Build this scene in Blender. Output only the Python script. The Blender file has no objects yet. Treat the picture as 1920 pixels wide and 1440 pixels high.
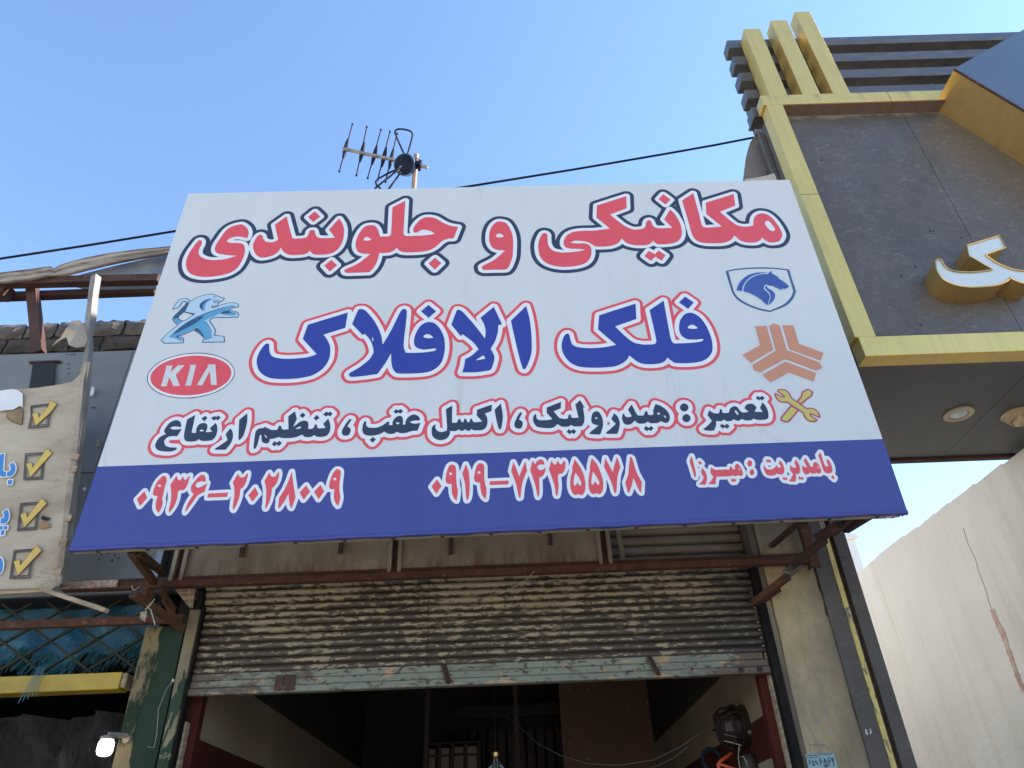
import bpy, bmesh, math, random
import numpy as np
from mathutils import Vector, Matrix
from mathutils.geometry import delaunay_2d_cdt

random.seed(7)
sc = bpy.context.scene
COL = sc.collection

# ------------------------------------------------------------------ camera
CAM = Vector((0, 0, 1.6))                       # eye height of someone standing on the pavement
RIGHT = Vector((0.999323, 0.009539, -0.035529))
UP = Vector((0.034742, -0.562290, 0.826210))
FWD = Vector((0.012097, 0.826885, 0.562241))
FPX = 1358.14                                   # focal length for a 1920 wide frame
cd = bpy.data.cameras.new('camera'); cam = bpy.data.objects.new('camera', cd); COL.objects.link(cam)
cd.sensor_width = 36; cd.lens = FPX / 1920 * 36; cd.clip_start = .05; cd.clip_end = 2000
cam.matrix_world = Matrix((( RIGHT.x, UP.x, -FWD.x, CAM.x), (RIGHT.y, UP.y, -FWD.y, CAM.y), (RIGHT.z, UP.z, -FWD.z, CAM.z), (0, 0, 0, 1)))
sc.camera = cam

# ------------------------------------------------------------------ daylight
SUN_EL, SUN_AZ = math.radians(36), math.radians(80)      # azimuth from +Y (behind the shops) towards +X
w = bpy.data.worlds.new('World'); sc.world = w; w.use_nodes = True
nt = w.node_tree; bg = nt.nodes['Background']
sky = nt.nodes.new('ShaderNodeTexSky'); sky.sky_type = 'NISHITA'; sky.sun_disc = False
sky.sun_elevation = SUN_EL; sky.sun_rotation = SUN_AZ; sky.altitude = 900; sky.air_density = 1.0; sky.dust_density = .1; sky.ozone_density = 3.0
nt.links.new(sky.outputs[0], bg.inputs[0]); bg.inputs[1].default_value = .15
sd = bpy.data.lights.new('sun', 'SUN'); sd.energy = 4.8; sd.angle = math.radians(.53); sd.color = (1, .95, .87)
so = bpy.data.objects.new('sun', sd); COL.objects.link(so)
sdir = Vector((math.sin(SUN_AZ) * math.cos(SUN_EL), math.cos(SUN_AZ) * math.cos(SUN_EL), math.sin(SUN_EL)))
so.rotation_euler = sdir.to_track_quat('Z', 'Y').to_euler(); so.location = sdir * 60
vs = sc.view_settings
vs.view_transform = 'Standard'; vs.look = 'None'; vs.gamma = 1; vs.exposure = 1.62; vs.use_curve_mapping = False

# ------------------------------------------------------------------ surveying: a bearing taken from the camera station meets a plane of known depth
def bearing(px, py):
    return RIGHT * ((px - 960) / FPX) - UP * ((py - 720) / FPX) + FWD
def at(px, py, Y):
    d = bearing(px, py); return CAM + d * (Y / d.y)
def at_z(px, py, Z):
    d = bearing(px, py); return CAM + d * ((Z - CAM.z) / d.z)
def at_x(px, py, X):
    d = bearing(px, py); return CAM + d * (X / d.x)

# ------------------------------------------------------------------ materials
def new_mat(name):
    m = bpy.data.materials.new(name); m.use_nodes = True
    return m, m.node_tree, m.node_tree.nodes['Principled BSDF']
def N(nt, kind, **kw):
    n = nt.nodes.new(kind)
    for k, v in kw.items(): setattr(n, k, v)
    return n
def noise(nt, scale, stretch=(1, 1, 1), detail=6, rough=.6, dist=0, off=(0, 0, 0)):
    g = N(nt, 'ShaderNodeNewGeometry'); mp = N(nt, 'ShaderNodeMapping')
    mp.inputs['Scale'].default_value = stretch; mp.inputs['Location'].default_value = off
    nt.links.new(g.outputs['Position'], mp.inputs[0])
    t = N(nt, 'ShaderNodeTexNoise'); t.inputs['Scale'].default_value = scale; t.inputs['Detail'].default_value = detail
    t.inputs['Roughness'].default_value = rough; t.inputs['Distortion'].default_value = dist
    nt.links.new(mp.outputs[0], t.inputs['Vector']); return t.outputs['Fac']
def ramp(nt, fac, stops):
    r = N(nt, 'ShaderNodeValToRGB'); e = r.color_ramp.elements
    while len(e) < len(stops): e.new(.5)
    for el, (p, c) in zip(e, stops):
        el.position = p; el.color = (*c, 1) if len(c) == 3 else c
    nt.links.new(fac, r.inputs[0]); return r.outputs[0]
def gray(nt, fac, a, b, va=0, vb=1):
    return ramp(nt, fac, [(a, (va, va, va)), (b, (vb, vb, vb))])
def mixc(nt, fac, c1, c2, mode='MIX'):
    m = N(nt, 'ShaderNodeMix', data_type='RGBA', blend_type=mode)
    for sock, c in ((m.inputs[6], c1), (m.inputs[7], c2)):
        if hasattr(c, 'links') or hasattr(c, 'is_linked'): nt.links.new(c, sock)
        else: sock.default_value = (*c, 1)
    if isinstance(fac, (int, float)): m.inputs[0].default_value = fac
    else: nt.links.new(fac, m.inputs[0])
    return m.outputs[2]
def mathn(nt, op, a, b=0.0):
    m = N(nt, 'ShaderNodeMath', operation=op)
    for s, v in ((m.inputs[0], a), (m.inputs[1], b)):
        if isinstance(v, (int, float)): s.default_value = v
        else: nt.links.new(v, s)
    return m.outputs[0]
def world_axis(nt, ax):
    g = N(nt, 'ShaderNodeNewGeometry'); s = N(nt, 'ShaderNodeSeparateXYZ'); nt.links.new(g.outputs['Position'], s.inputs[0])
    return s.outputs[ax]
def bump(nt, b, fac, strength=.3, dist=.01):
    n = N(nt, 'ShaderNodeBump'); n.inputs['Strength'].default_value = strength; n.inputs['Distance'].default_value = dist
    nt.links.new(fac, n.inputs['Height']); nt.links.new(n.outputs[0], b.inputs['Normal'])
def surf(name, c1, c2=None, scale=4, stretch=(1, 1, 1), rough=.6, metal=0, bs=None, bstr=.25, bd=.004, lo=.35, hi=.65, spec=.5, speck=None, bstretch=None):
    """two-tone procedural surface with grain"""
    m, nt, b = new_mat(name)
    c2 = c2 or tuple(v * .78 for v in c1)
    col = ramp(nt, noise(nt, scale, stretch), [(lo, c1), (hi, c2)])
    if speck:
        sc_, thr, cs = speck
        col = mixc(nt, gray(nt, noise(nt, sc_, stretch, 8, .7, off=(3, 1, 7)), thr, thr + .05), col, cs)
    nt.links.new(col, b.inputs['Base Color']); b.inputs['Roughness'].default_value = rough; b.inputs['Metallic'].default_value = metal
    b.inputs['Specular IOR Level'].default_value = spec
    if bs: bump(nt, b, noise(nt, bs, bstretch or stretch, 8, .65), bstr, bd)
    return m
MT = {}
MT['asphalt'] = surf('asphalt', (.07, .066, .06), (.10, .095, .085), 3, rough=.9, bs=120)
MT['paving'] = surf('paving', (.50, .43, .335), (.41, .35, .27), 2, rough=.85, bs=60)
MT['road'] = surf('dusty_road', (.45, .385, .30), (.37, .315, .245), .8, rough=.9, bs=60)
def vinyl(name, c, rough=.42, dirt=.15):
    m, nt, b = new_mat(name)
    d = gray(nt, noise(nt, 2.2, (1.6, 1, .5), 7, .6), .35, .75, 0, dirt * 1.6)
    st = gray(nt, noise(nt, 5, (5, 1, .12), 5, .6, off=(2, 0, 0)), .56, .72, 0, dirt)
    col = mixc(nt, d, c, tuple(v * .72 for v in c)); col = mixc(nt, st, col, tuple(v * .8 + .02 for v in c))
    nt.links.new(col, b.inputs['Base Color']); b.inputs['Roughness'].default_value = rough; b.inputs['Specular IOR Level'].default_value = .35
    cl = mathn(nt, 'ABSOLUTE', mathn(nt, 'SUBTRACT', noise(nt, 1.1, (2.4, 1, .10), 2, .4, .3, (7, 0, 3)), .5))
    col = mixc(nt, mathn(nt, 'MULTIPLY', gray(nt, cl, 0, .0035, 1, 0), .20), col, tuple(v * .55 for v in c)); nt.links.new(col, b.inputs['Base Color'])
    h = mathn(nt, 'ADD', noise(nt, 1.6, (2.2, 1, .35), 2, .5), mathn(nt, 'MULTIPLY', noise(nt, 260, (1, 1, 1), 2), .035))
    bump(nt, b, h, .6, .035); return m
MT['vinyl_grey'] = vinyl('vinyl_pale_grey', (.505, .50, .478))
MT['vinyl_band'] = vinyl('vinyl_blue_band', (.042, .050, .205), rough=.36, dirt=.2)
MT['ink_white'] = vinyl('ink_white', (.60, .60, .59), dirt=.05)
MT['ink_red'] = vinyl('ink_red', (.60, .068, .078))
MT['ink_blue'] = vinyl('ink_blue', (.024, .040, .235))
MT['ink_navy'] = vinyl('ink_navy', (.024, .033, .062))
MT['ink_tan'] = vinyl('ink_tan', (.47, .20, .11))
MT['ink_tan_dark'] = vinyl('ink_tan_dark', (.34, .23, .19))
MT['ink_horse'] = vinyl('ink_horse_blue', (.04, .075, .25))
MT['ink_shield'] = vinyl('ink_shield_blue', (.042, .085, .185))
MT['ink_yellow'] = vinyl('ink_yellow', (.46, .38, .085))
MT['ink_maroon'] = vinyl('ink_maroon', (.33, .075, .10))
MT['ink_ice'] = vinyl('ink_ice', (.37, .48, .55))
MT['ink_sky'] = vinyl('ink_sky', (.085, .27, .42))
MT['ink_steel'] = vinyl('ink_steel', (.026, .07, .15))
MT['edge_cream'] = surf('edge_cream', (.42, .33, .22), (.32, .25, .17), 9, rough=.6, bs=50)
MT['rust'] = surf('rusty_steel', (.100, .042, .023), (.058, .028, .018), 14, rough=.9, bs=70, bd=.004, spec=.2, speck=(20, .60, (.19, .085, .038)))
MT['rust_dark'] = surf('dark_red_primer_steel', (.075, .034, .025), (.046, .024, .020), 10, rough=.8, bs=60, bd=.003, spec=.25, speck=(25, .60, (.15, .075, .045)))
MT['rust_orange'] = surf('orange_rust_steel', (.135, .062, .026), (.075, .036, .020), 12, rough=.95, spec=.2, bs=60, bd=.003)
MT['fascia'] = None
def fascia_mat(name, c, c2, drip, z0, z1, amt=.9):
    m, nt, b = new_mat(name)
    col = ramp(nt, noise(nt, 3, (1, 1, 1.6)), [(.3, c), (.7, c2)])
    z = world_axis(nt, 2); band = N(nt, 'ShaderNodeMapRange'); band.inputs[1].default_value = z0; band.inputs[2].default_value = z1; band.inputs[3].default_value = 1; band.inputs[4].default_value = 0
    nt.links.new(z, band.inputs[0])
    st = mathn(nt, 'MULTIPLY', band.outputs[0], gray(nt, noise(nt, 4.5, (1.3, 1, .55), 8, .7), .36, .60))
    col = mixc(nt, mathn(nt, 'MULTIPLY', st, amt), col, drip)
    v = gray(nt, noise(nt, 14, (2.5, 1, .06), 5, off=(5, 0, 0)), .58, .72, 0, .14); col = mixc(nt, v, col, drip)
    pd = mathn(nt, 'MULTIPLY', gray(nt, band.outputs[0], .45, .75), gray(nt, noise(nt, 20, (2.6, 1, .30), 6, .6, off=(1, 8, 2)), .50, .58)); col = mixc(nt, mathn(nt, 'MULTIPLY', pd, .35), col, tuple(v * .95 for v in c))
    nt.links.new(col, b.inputs['Base Color']); b.inputs['Roughness'].default_value = .7; b.inputs['Specular IOR Level'].default_value = .2
    bump(nt, b, noise(nt, 2.2, (1, 1, 1), 3), .3, .03); return m
MT['fascia'] = fascia_mat('stained_cream_sheet', (.30, .235, .16), (.22, .175, .12), (.115, .064, .034), 3.02, 3.30, 1.0)
MT['shopsheet'] = fascia_mat('grey_sheet_metal', (.175, .183, .18), (.135, .142, .14), (.12, .11, .10), 3.0, 3.5, .5)
MT['zinc'] = surf('zinc_sheet', (.20, .22, .235), (.14, .155, .17), 5, rough=.42, metal=.35, bs=9, bd=.01)
MT['reveal'] = surf('brown_reveal', (.17, .125, .08), (.09, .068, .046), 5, (1, 1, .4), rough=.8, bs=30)
MT['cream_metal'] = surf('cream_channel', (.29, .225, .145), (.19, .145, .095), 8, (1, 1, .3), rough=.6, bs=40)
def flaking(name, paint, under, stretch, scale, thr, soot=True, second=None, grime=False):
    m, nt, b = new_mat(name)
    n1 = noise(nt, scale, stretch, 9, .62, .4); n2 = noise(nt, 3.4, (1, 1, 1.5), 5, .6, off=(4, 2, 9))
    f = mathn(nt, 'ADD', n1, mathn(nt, 'MULTIPLY', n2, .55))
    if soot:
        fr_ = mathn(nt, 'FRACT', mathn(nt, 'DIVIDE', mathn(nt, 'SUBTRACT', world_axis(nt, 2), 2.548), .497 / 12)); dv = mathn(nt, 'ABSOLUTE', mathn(nt, 'SUBTRACT', fr_, .40)); f = mathn(nt, 'ADD', f, mathn(nt, 'MULTIPLY', mathn(nt, 'SUBTRACT', dv, .22), .30))
        x = world_axis(nt, 0); mr = N(nt, 'ShaderNodeMapRange'); mr.inputs[1].default_value = .15; mr.inputs[2].default_value = 1.36; mr.inputs[3].default_value = 0; mr.inputs[4].default_value = .055
        nt.links.new(x, mr.inputs[0]); f = mathn(nt, 'ADD', f, mr.outputs[0])
        z = world_axis(nt, 2); mz = N(nt, 'ShaderNodeMapRange'); mz.inputs[1].default_value = 2.55; mz.inputs[2].default_value = 3.0; mz.inputs[3].default_value = .085; mz.inputs[4].default_value = -.06
        nt.links.new(z, mz.inputs[0]); f = mathn(nt, 'ADD', f, mz.outputs[0])
    mask = gray(nt, f, thr, thr + .012)
    pc = ramp(nt, noise(nt, 6, stretch), [(.3, paint), (.7, tuple(v * .80 for v in paint))])
    uc = ramp(nt, noise(nt, 18, stretch, 8), [(.3, under), (.7, tuple(v * .5 for v in under))])
    col = mixc(nt, mask, pc, uc)
    if second:
        s2 = gray(nt, noise(nt, 7, (1, 1, 2.2), 7, off=(9, 9, 1)), (.595), .61); col = mixc(nt, s2, col, second)
        col = mixc(nt, gray(nt, noise(nt, 24, (1, 1, 1.5), 9, off=(1, 5, 3)), .60, .615), col, (.05, .03, .022))
    if soot:
        mr2 = N(nt, 'ShaderNodeMapRange'); mr2.inputs[1].default_value = .95; mr2.inputs[2].default_value = 1.36; mr2.inputs[3].default_value = 0; mr2.inputs[4].default_value = .85
        nt.links.new(mathn(nt, 'ADD', world_axis(nt, 0), mathn(nt, 'MULTIPLY', mathn(nt, 'SUBTRACT', noise(nt, 5, (1, 1, 3)), .5), .7)), mr2.inputs[0])
        col = mixc(nt, mr2.outputs[0], col, (.025, .02, .017))
    if grime:
        x = world_axis(nt, 0); e = mathn(nt, 'ABSOLUTE', mathn(nt, 'ADD', x, .17)); me_ = N(nt, 'ShaderNodeMapRange'); me_.inputs[1].default_value = 1.05; me_.inputs[2].default_value = 1.5; me_.inputs[3].default_value = .02; me_.inputs[4].default_value = .24; nt.links.new(e, me_.inputs[0])
        col = mixc(nt, gray(nt, mathn(nt, 'ADD', noise(nt, 5, (1, 1, 2.4), 8, .7, .6, (6, 6, 6)), me_.outputs[0]), .60, .66, 0, .9), col, (.070, .040, .024))
    col = mixc(nt, gray(nt, noise(nt, 3.5, (1, 1, 3), 8, .7, off=(1, 7, 2)), .45, .75, 0, .4), col, (.085, .066, .05))
    col = mixc(nt, gray(nt, noise(nt, 60, (.6, 1, 1.5), 6, .7, off=(4, 4, 1)), .58, .66, 0, .5), col, (.07, .052, .04))
    nt.links.new(col, b.inputs['Base Color']); b.inputs['Roughness'].default_value = .62
    bump(nt, b, mask, -.5, .002); return m
MT['shutter'] = flaking('flaking_cream_paint', (.285, .218, .132), (.070, .049, .032), (.75, 1, 2.0), 27, .772)
MT['rail'] = flaking('chipped_teal_paint', (.175, .18, .125), (.085, .048, .03), (.6, 1, 2), 22, .86, False, (.34, .20, .10), True)
MT['guide'] = surf('sooty_guide', (.006, .006, .006), (.022, .016, .013), 6, (1, 1, .5), rough=.85, bs=40, spec=.08)
def postmat():
    m, nt, b = new_mat('half_painted_post')
    cream = ramp(nt, noise(nt, 9, (1, 1, .5), 7, .7), [(.3, (.215, .17, .095)), (.7, (.12, .095, .058))]); gr = ramp(nt, noise(nt, 8, (1, 1, .5)), [(.3, (.012, .030, .014)), (.7, (.026, .046, .026))])
    z = N(nt, 'ShaderNodeMapRange'); z.inputs[1].default_value = 1.9; z.inputs[2].default_value = 2.75; z.inputs[3].default_value = .22; z.inputs[4].default_value = -.16; nt.links.new(world_axis(nt, 2), z.inputs[0])
    k = gray(nt, mathn(nt, 'ADD', noise(nt, 7, (1.6, 1, .55), 7, .62, .4, (3, 3, 1)), z.outputs[0]), .50, .515)
    nt.links.new(mixc(nt, k, cream, gr), b.inputs['Base Color']); b.inputs['Roughness'].default_value = .75; b.inputs['Specular IOR Level'].default_value = .2
    bump(nt, b, noise(nt, 30, (1, 1, .6), 7), .4, .006); return m
MT['post_cream'] = postmat()
MT['green'] = surf('green_wall_paint', (.013, .026, .014), (.022, .038, .023), 4, (1, 1, .4), spec=.1, rough=.8, bs=25, speck=(6, .63, (.19, .17, .11)))
MT['green_rough'] = surf('broken_concrete_edge', (.19, .14, .075), (.024, .036, .020), 9, (1.3, 1, .5), lo=.47, hi=.56, spec=.1, rough=.9, bs=30, bstr=.8, bd=.02)
def plastermat():
    m, nt, b = new_mat('worn_beige_plaster')
    col = ramp(nt, noise(nt, 3.2, (1, 1, .6), 8, .66), [(.30, (.39, .295, .17)), (.50, (.30, .225, .13)), (.70, (.15, .112, .068))])
    col = mixc(nt, gray(nt, noise(nt, 1.7, (1.4, 1, .7), 7, .7, .5, (3, 1, 1)), .50, .58, 0, .55), col, (.175, .155, .12))
    col = mixc(nt, gray(nt, noise(nt, 26, (1, 1, .8), 8, .75, off=(2, 2, 2)), .58, .72, 0, .55), col, (.10, .08, .058))
    col = mixc(nt, gray(nt, noise(nt, 11, (4, 1, .25), 6, .6, off=(8, 1, 1)), .60, .74, 0, .5), col, (.115, .09, .065))
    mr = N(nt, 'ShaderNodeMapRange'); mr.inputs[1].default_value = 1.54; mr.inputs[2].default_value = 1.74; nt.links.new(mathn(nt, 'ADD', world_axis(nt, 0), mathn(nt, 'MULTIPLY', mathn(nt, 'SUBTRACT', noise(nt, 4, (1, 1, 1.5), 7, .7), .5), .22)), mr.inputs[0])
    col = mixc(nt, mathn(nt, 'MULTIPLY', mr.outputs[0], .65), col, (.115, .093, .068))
    nt.links.new(col, b.inputs['Base Color']); b.inputs['Roughness'].default_value = .92; b.inputs['Specular IOR Level'].default_value = .15
    h = mathn(nt, 'ADD', noise(nt, 5, (1, 1, 1), 9, .7), mathn(nt, 'MULTIPLY', noise(nt, 38, (1, 1, 1), 8, .75), .35)); bump(nt, b, h, .6, .025); return m
MT['plaster'] = plastermat()
MT['dark_gap'] = surf('dark_gap', (.012, .012, .012), (.02, .02, .02), 5, rough=.9)
def marble(name, c1, c2, vein, rough=.38, sc_=1.0, spec=.4, residue=False):
    m, nt, b = new_mat(name)
    col = ramp(nt, noise(nt, 3.4 * sc_, (1, 1, 1), 9, .68, .6), [(.3, c1), (.7, c2)])
    col = mixc(nt, gray(nt, noise(nt, 26 * sc_, (1, 1, 1.4), 9, .75, .5), .50, .80, 0, .28), col, tuple(v * 1.8 for v in c2))
    col = mixc(nt, gray(nt, noise(nt, 1.1, (1, 1, .6), 6, .7, off=(6, 2, 4)), .40, .70, 0, .45), col, tuple(v * .62 for v in c1))
    for s, st, o, t in ((2.2, (1, 1, 2.4), (0, 0, 0), .0065), (3.1, (1.2, 1, 2.2), (7, 3, 2), .006), (4.6, (1.2, 1, 2.6), (2, 9, 5), .007), (7.0, (1, 1, 2.0), (5, 2, 8), .010)):
        n = noise(nt, s * sc_, st, 5, .6, .5, o)
        d = mathn(nt, 'ABSOLUTE', mathn(nt, 'SUBTRACT', n, .5))
        line = gray(nt, d, 0, t, 1, 0)
        br = gray(nt, noise(nt, 2.6 * s * .8 * sc_, (1, 1, 1), 4, off=o), .44, .66, 0, .42)
        col = mixc(nt, mathn(nt, 'MULTIPLY', line, br), col, vein)
    if residue:
        z = world_axis(nt, 2); mz = N(nt, 'ShaderNodeMapRange'); mz.inputs[1].default_value = 6.27; mz.inputs[2].default_value = 6.41; nt.links.new(z, mz.inputs[0])
        col = mixc(nt, gray(nt, mathn(nt, 'MULTIPLY', mz.outputs[0], noise(nt, 7, (1, 1, .7), 8, .7)), .36, .46, 0, .85), col, (.20, .165, .12))
    nt.links.new(col, b.inputs['Base Color']); b.inputs['Roughness'].default_value = rough; b.inputs['Specular IOR Level'].default_value = spec
    bump(nt, b, noise(nt, 1.5, (1, 1, 1), 2), .08, .02); return m
MT['marble'] = marble('dark_veined_stone', (.072, .060, .053), (.10, .084, .074), (.30, .28, .255), .42, 1.0, .3, True)
MT['marble2'] = marble('grey_veined_stone', (.078, .066, .056), (.118, .10, .086), (.30, .28, .25), .6, 1.3, .25)
MT['louvre'] = surf('dark_glossy_stone', (.052, .050, .050), (.085, .080, .076), 12, (.6, 1, 2), rough=.42, spec=.5, bs=20, bstr=.1, speck=(16, .62, (.15, .145, .135)))
MT['pillar_stone'] = marble('brown_grey_stone', (.066, .053, .045), (.092, .076, .065), (.19, .17, .15), .62, 1.2, .2)
MT['soffit'] = marble('dark_soffit_stone', (.055, .052, .052), (.075, .07, .068), (.13, .125, .12), .42)
def gold(name, c, rough=.24, streak=True, met=.82):
    m, nt, b = new_mat(name)
    col = ramp(nt, noise(nt, 5, (6, 1, .5) if streak else (1, 1, 1), 5), [(.35, c), (.75, tuple(v * .86 for v in c))])
    if streak:
        z = world_axis(nt, 2); mz = N(nt, 'ShaderNodeMapRange'); mz.inputs[1].default_value = 6.40; mz.inputs[2].default_value = 6.55; nt.links.new(z, mz.inputs[0])
        col = mixc(nt, mathn(nt, 'MULTIPLY', mathn(nt, 'MULTIPLY', mz.outputs[0], mathn(nt, 'LESS_THAN', world_axis(nt, 2), 6.531)), gray(nt, noise(nt, 6, (2, 1, .12), 6, .65, off=(2, 1, 1)), .50, .66, 0, .75)), col, (.20, .15, .075))
        col = mixc(nt, gray(nt, noise(nt, 2.5, (1.5, 1, 1.5), 7, .7, off=(5, 5, 5)), .52, .78, 0, .45), col, (.48, .35, .13))
    nt.links.new(col, b.inputs['Base Color']); b.inputs['Metallic'].default_value = met; b.inputs['Roughness'].default_value = rough
    bump(nt, b, noise(nt, 2.4, (1, 1, 1), 2), .06, .01); return m
MT['gold'] = gold('gold_composite_panel', (.71, .49, .145), .38, True, .62)
MT['lamp_ring'] = surf('tan_lamp_ring', (.40, .30, .185), (.33, .24, .14), 8, rough=.45)
MT['underside_brown'] = surf('brown_underside_strip', (.155, .108, .082), (.12, .085, .065), 4, (3, 1, 1), rough=.5, spec=.3)
MT['brass'] = gold('brushed_brass', (.70, .46, .17), .32)
MT['slate'] = surf('glossy_slate_blue_panel', (.06, .078, .105), (.052, .068, .095), 1.5, rough=.22, spec=.6, bs=1.6, bstr=.05, bd=.02)
MT['acrylic'] = surf('white_acrylic', (.50, .53, .52), (.46, .49, .48), 2, rough=.3)
MT['yellow_trim'] = flaking('worn_gold_trim', (.52, .39, .11), (.20, .15, .09), (1, 1, .6), 20, .86, False)
def wallmat():
    m, nt, b = new_mat('streaked_offwhite_plaster')
    col = ramp(nt, noise(nt, 1.1, (1, 1, .8), 6), [(.3, (.50, .483, .445)), (.7, (.42, .403, .368))])
    s = gray(nt, noise(nt, 2.6, (2.6, 2.6, .13), 7, .6, .25), .50, .74, 0, .6); col = mixc(nt, s, col, (.36, .315, .25))
    s2 = gray(nt, noise(nt, 7, (3.2, 3.2, .10), 5, .6, off=(3, 3, 3)), .58, .75, 0, .42); col = mixc(nt, s2, col, (.33, .285, .23))
    nt.links.new(col, b.inputs['Base Color']); b.inputs['Roughness'].default_value = .9
    bump(nt, b, mathn(nt, 'ADD', noise(nt, 1.3, (1, 1, 1), 4), mathn(nt, 'MULTIPLY', noise(nt, 22, (1, 1, 1), 7), .25)), .6, .03); return m
MT['whitewall'] = wallmat()
MT['pink_patch'] = surf('exposed_pink_plaster', (.30, .15, .12), (.40, .34, .29), 22, (1, 1, .5), rough=.95, bs=60, bd=.01)
MT['crack'] = surf('crack_shadow', (.19, .15, .12), (.26, .215, .175), 30, rough=.95)
MT['mud'] = surf('mud_brick', (.082, .062, .050), (.048, .037, .031), 11, rough=.95, bs=26, bstr=.9, bd=.02)
MT['mud_light'] = surf('mud_brick_light', (.16, .135, .115), (.10, .083, .07), 9, rough=.95, bs=26, bstr=.9, bd=.02)
MT['mortar'] = surf('mud_mortar', (.085, .070, .060), (.06, .05, .043), 12, rough=1, bs=22, bstr=1, bd=.03)
def oldbanner():
    m, nt, b = new_mat('weathered_vinyl')
    col = ramp(nt, noise(nt, 2.2, (1, 1, 2.5), 7, .65, .4), [(.25, (.45, .375, .28)), (.5, (.37, .295, .205)), (.78, (.22, .15, .085))])
    ck = noise(nt, 11, (.8, 1, 4.5), 6, .6, .8, (2, 2, 2)); d = mathn(nt, 'ABSOLUTE', mathn(nt, 'SUBTRACT', ck, .5))
    x = world_axis(nt, 0); mr = N(nt, 'ShaderNodeMapRange'); mr.inputs[1].default_value = -2.72; mr.inputs[2].default_value = -2.45; nt.links.new(x, mr.inputs[0])
    cr = mathn(nt, 'MULTIPLY', gray(nt, d, 0, .012, 1, 0), mathn(nt, 'MULTIPLY', mr.outputs[0], gray(nt, noise(nt, 6, (1, 1, 1), 3), .45, .6)))
    col = mixc(nt, mathn(nt, 'MULTIPLY', cr, .8), col, (.07, .055, .045))
    nt.links.new(col, b.inputs['Base Color']); b.inputs['Roughness'].default_value = .75
    bump(nt, b, mathn(nt, 'ADD', noise(nt, 4, (1, 1, 2.2), 4), mathn(nt, 'MULTIPLY', cr, -.3)), .5, .02); return m
MT['oldbanner'] = oldbanner()
MT['oldwhite'] = surf('curled_white_vinyl', (.62, .61, .58), (.52, .51, .49), 5, rough=.6, bs=8, bd=.01)
MT['old_ink'] = surf('faded_dark_ink', (.04, .034, .032), (.07, .06, .052), 20, rough=.8)
MT['old_yellow'] = surf('faded_yellow_ink', (.56, .38, .085), (.48, .32, .075), 8, rough=.75)
MT['old_blue'] = surf('faded_blue_ink', (.035, .17, .42), (.04, .19, .45), 8, rough=.7)
MT['stain_brown'] = surf('brown_torn_print', (.30, .19, .08), (.17, .11, .06), 9, rough=.85)
MT['alu'] = surf('weathered_white_frame', (.215, .19, .15), (.11, .09, .07), 14, (1, 1, .35), rough=.6, bs=30, speck=(16, .66, (.09, .07, .05)))
MT['wood'] = surf('weathered_strip', (.40, .30, .19), (.20, .13, .075), 16, (.4, 1, 3), rough=.8, bs=40)
MT['tarp'] = surf('blue_tarpaulin', (.014, .115, .20), (.010, .075, .135), 5, rough=.45, bs=7, bstr=.8, bd=.04, speck=(4, .60, (.05, .19, .26)))
MT['grille'] = surf('olive_grille_steel', (.042, .042, .024), (.025, .024, .016), 10, spec=.2, rough=.8, bs=40)
MT['yellow_paint'] = surf('yellow_enamel_beam', (.37, .235, .006), (.27, .17, .006), 6, (1, 1, 1), rough=.5, bs=18, speck=(13, .64, (.20, .13, .04)))
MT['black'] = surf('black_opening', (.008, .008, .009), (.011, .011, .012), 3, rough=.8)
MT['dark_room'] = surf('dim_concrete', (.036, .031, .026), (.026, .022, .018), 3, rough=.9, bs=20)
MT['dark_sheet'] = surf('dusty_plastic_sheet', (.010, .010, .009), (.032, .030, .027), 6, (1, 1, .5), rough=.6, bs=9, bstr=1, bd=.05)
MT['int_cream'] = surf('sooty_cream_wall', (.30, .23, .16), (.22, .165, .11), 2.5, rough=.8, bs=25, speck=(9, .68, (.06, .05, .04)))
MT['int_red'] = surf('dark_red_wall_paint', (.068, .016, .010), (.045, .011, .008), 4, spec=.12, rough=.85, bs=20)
MT['board'] = surf('red_brown_board', (.17, .078, .046), (.135, .062, .038), 3, (1, 1, .4), rough=.6, bs=20)
MT['shelf'] = surf('dark_shelf', (.03, .018, .014), (.05, .03, .022), 6, rough=.7)
MT['box_white'] = surf('dull_cartons', (.26, .24, .21), (.19, .17, .15), 4, rough=.8)
MT['fan'] = surf('greasy_fan_metal', (.040, .028, .025), (.065, .047, .04), 12, rough=.35, metal=.5, bs=20)
MT['orange_red'] = surf('orange_red_handle', (.55, .07, .025), (.45, .06, .02), 8, rough=.4)
MT['wire'] = surf('grey_wire', (.10, .095, .085), (.07, .065, .058), 20, rough=.6)
MT['string'] = surf('pale_twine', (.42, .40, .34), (.30, .28, .23), 30, rough=.8)
MT['cable'] = surf('black_cable', (.012, .014, .02), (.02, .022, .028), 20, rough=.9, spec=.05)
MT['ant_alu'] = surf('antenna_aluminium', (.36, .31, .26), (.22, .19, .165), 12, rough=.45, metal=.4, bs=20)
MT['ant_dark'] = surf('antenna_plastic', (.010, .012, .024), (.018, .02, .034), 10, spec=.12, rough=.7)
MT['ant_blue'] = surf('antenna_blue_hub', (.03, .11, .22), (.025, .09, .19), 8, rough=.4)
MT['ant_rod'] = surf('antenna_rod', (.016, .018, .026), (.03, .032, .042), 10, rough=.7, spec=.1)
MT['mast'] = surf('rusty_mast', (.34, .20, .13), (.24, .13, .085), 14, rough=.75, bs=40)
MT['tile'] = surf('aqua_enamel_plate', (.17, .27, .275), (.145, .23, .235), 6, rough=.35, bs=20, bstr=.1)
MT['chalk'] = surf('white_chalk_paint', (.72, .72, .72), (.6, .6, .6), 40, rough=.9)
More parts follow.
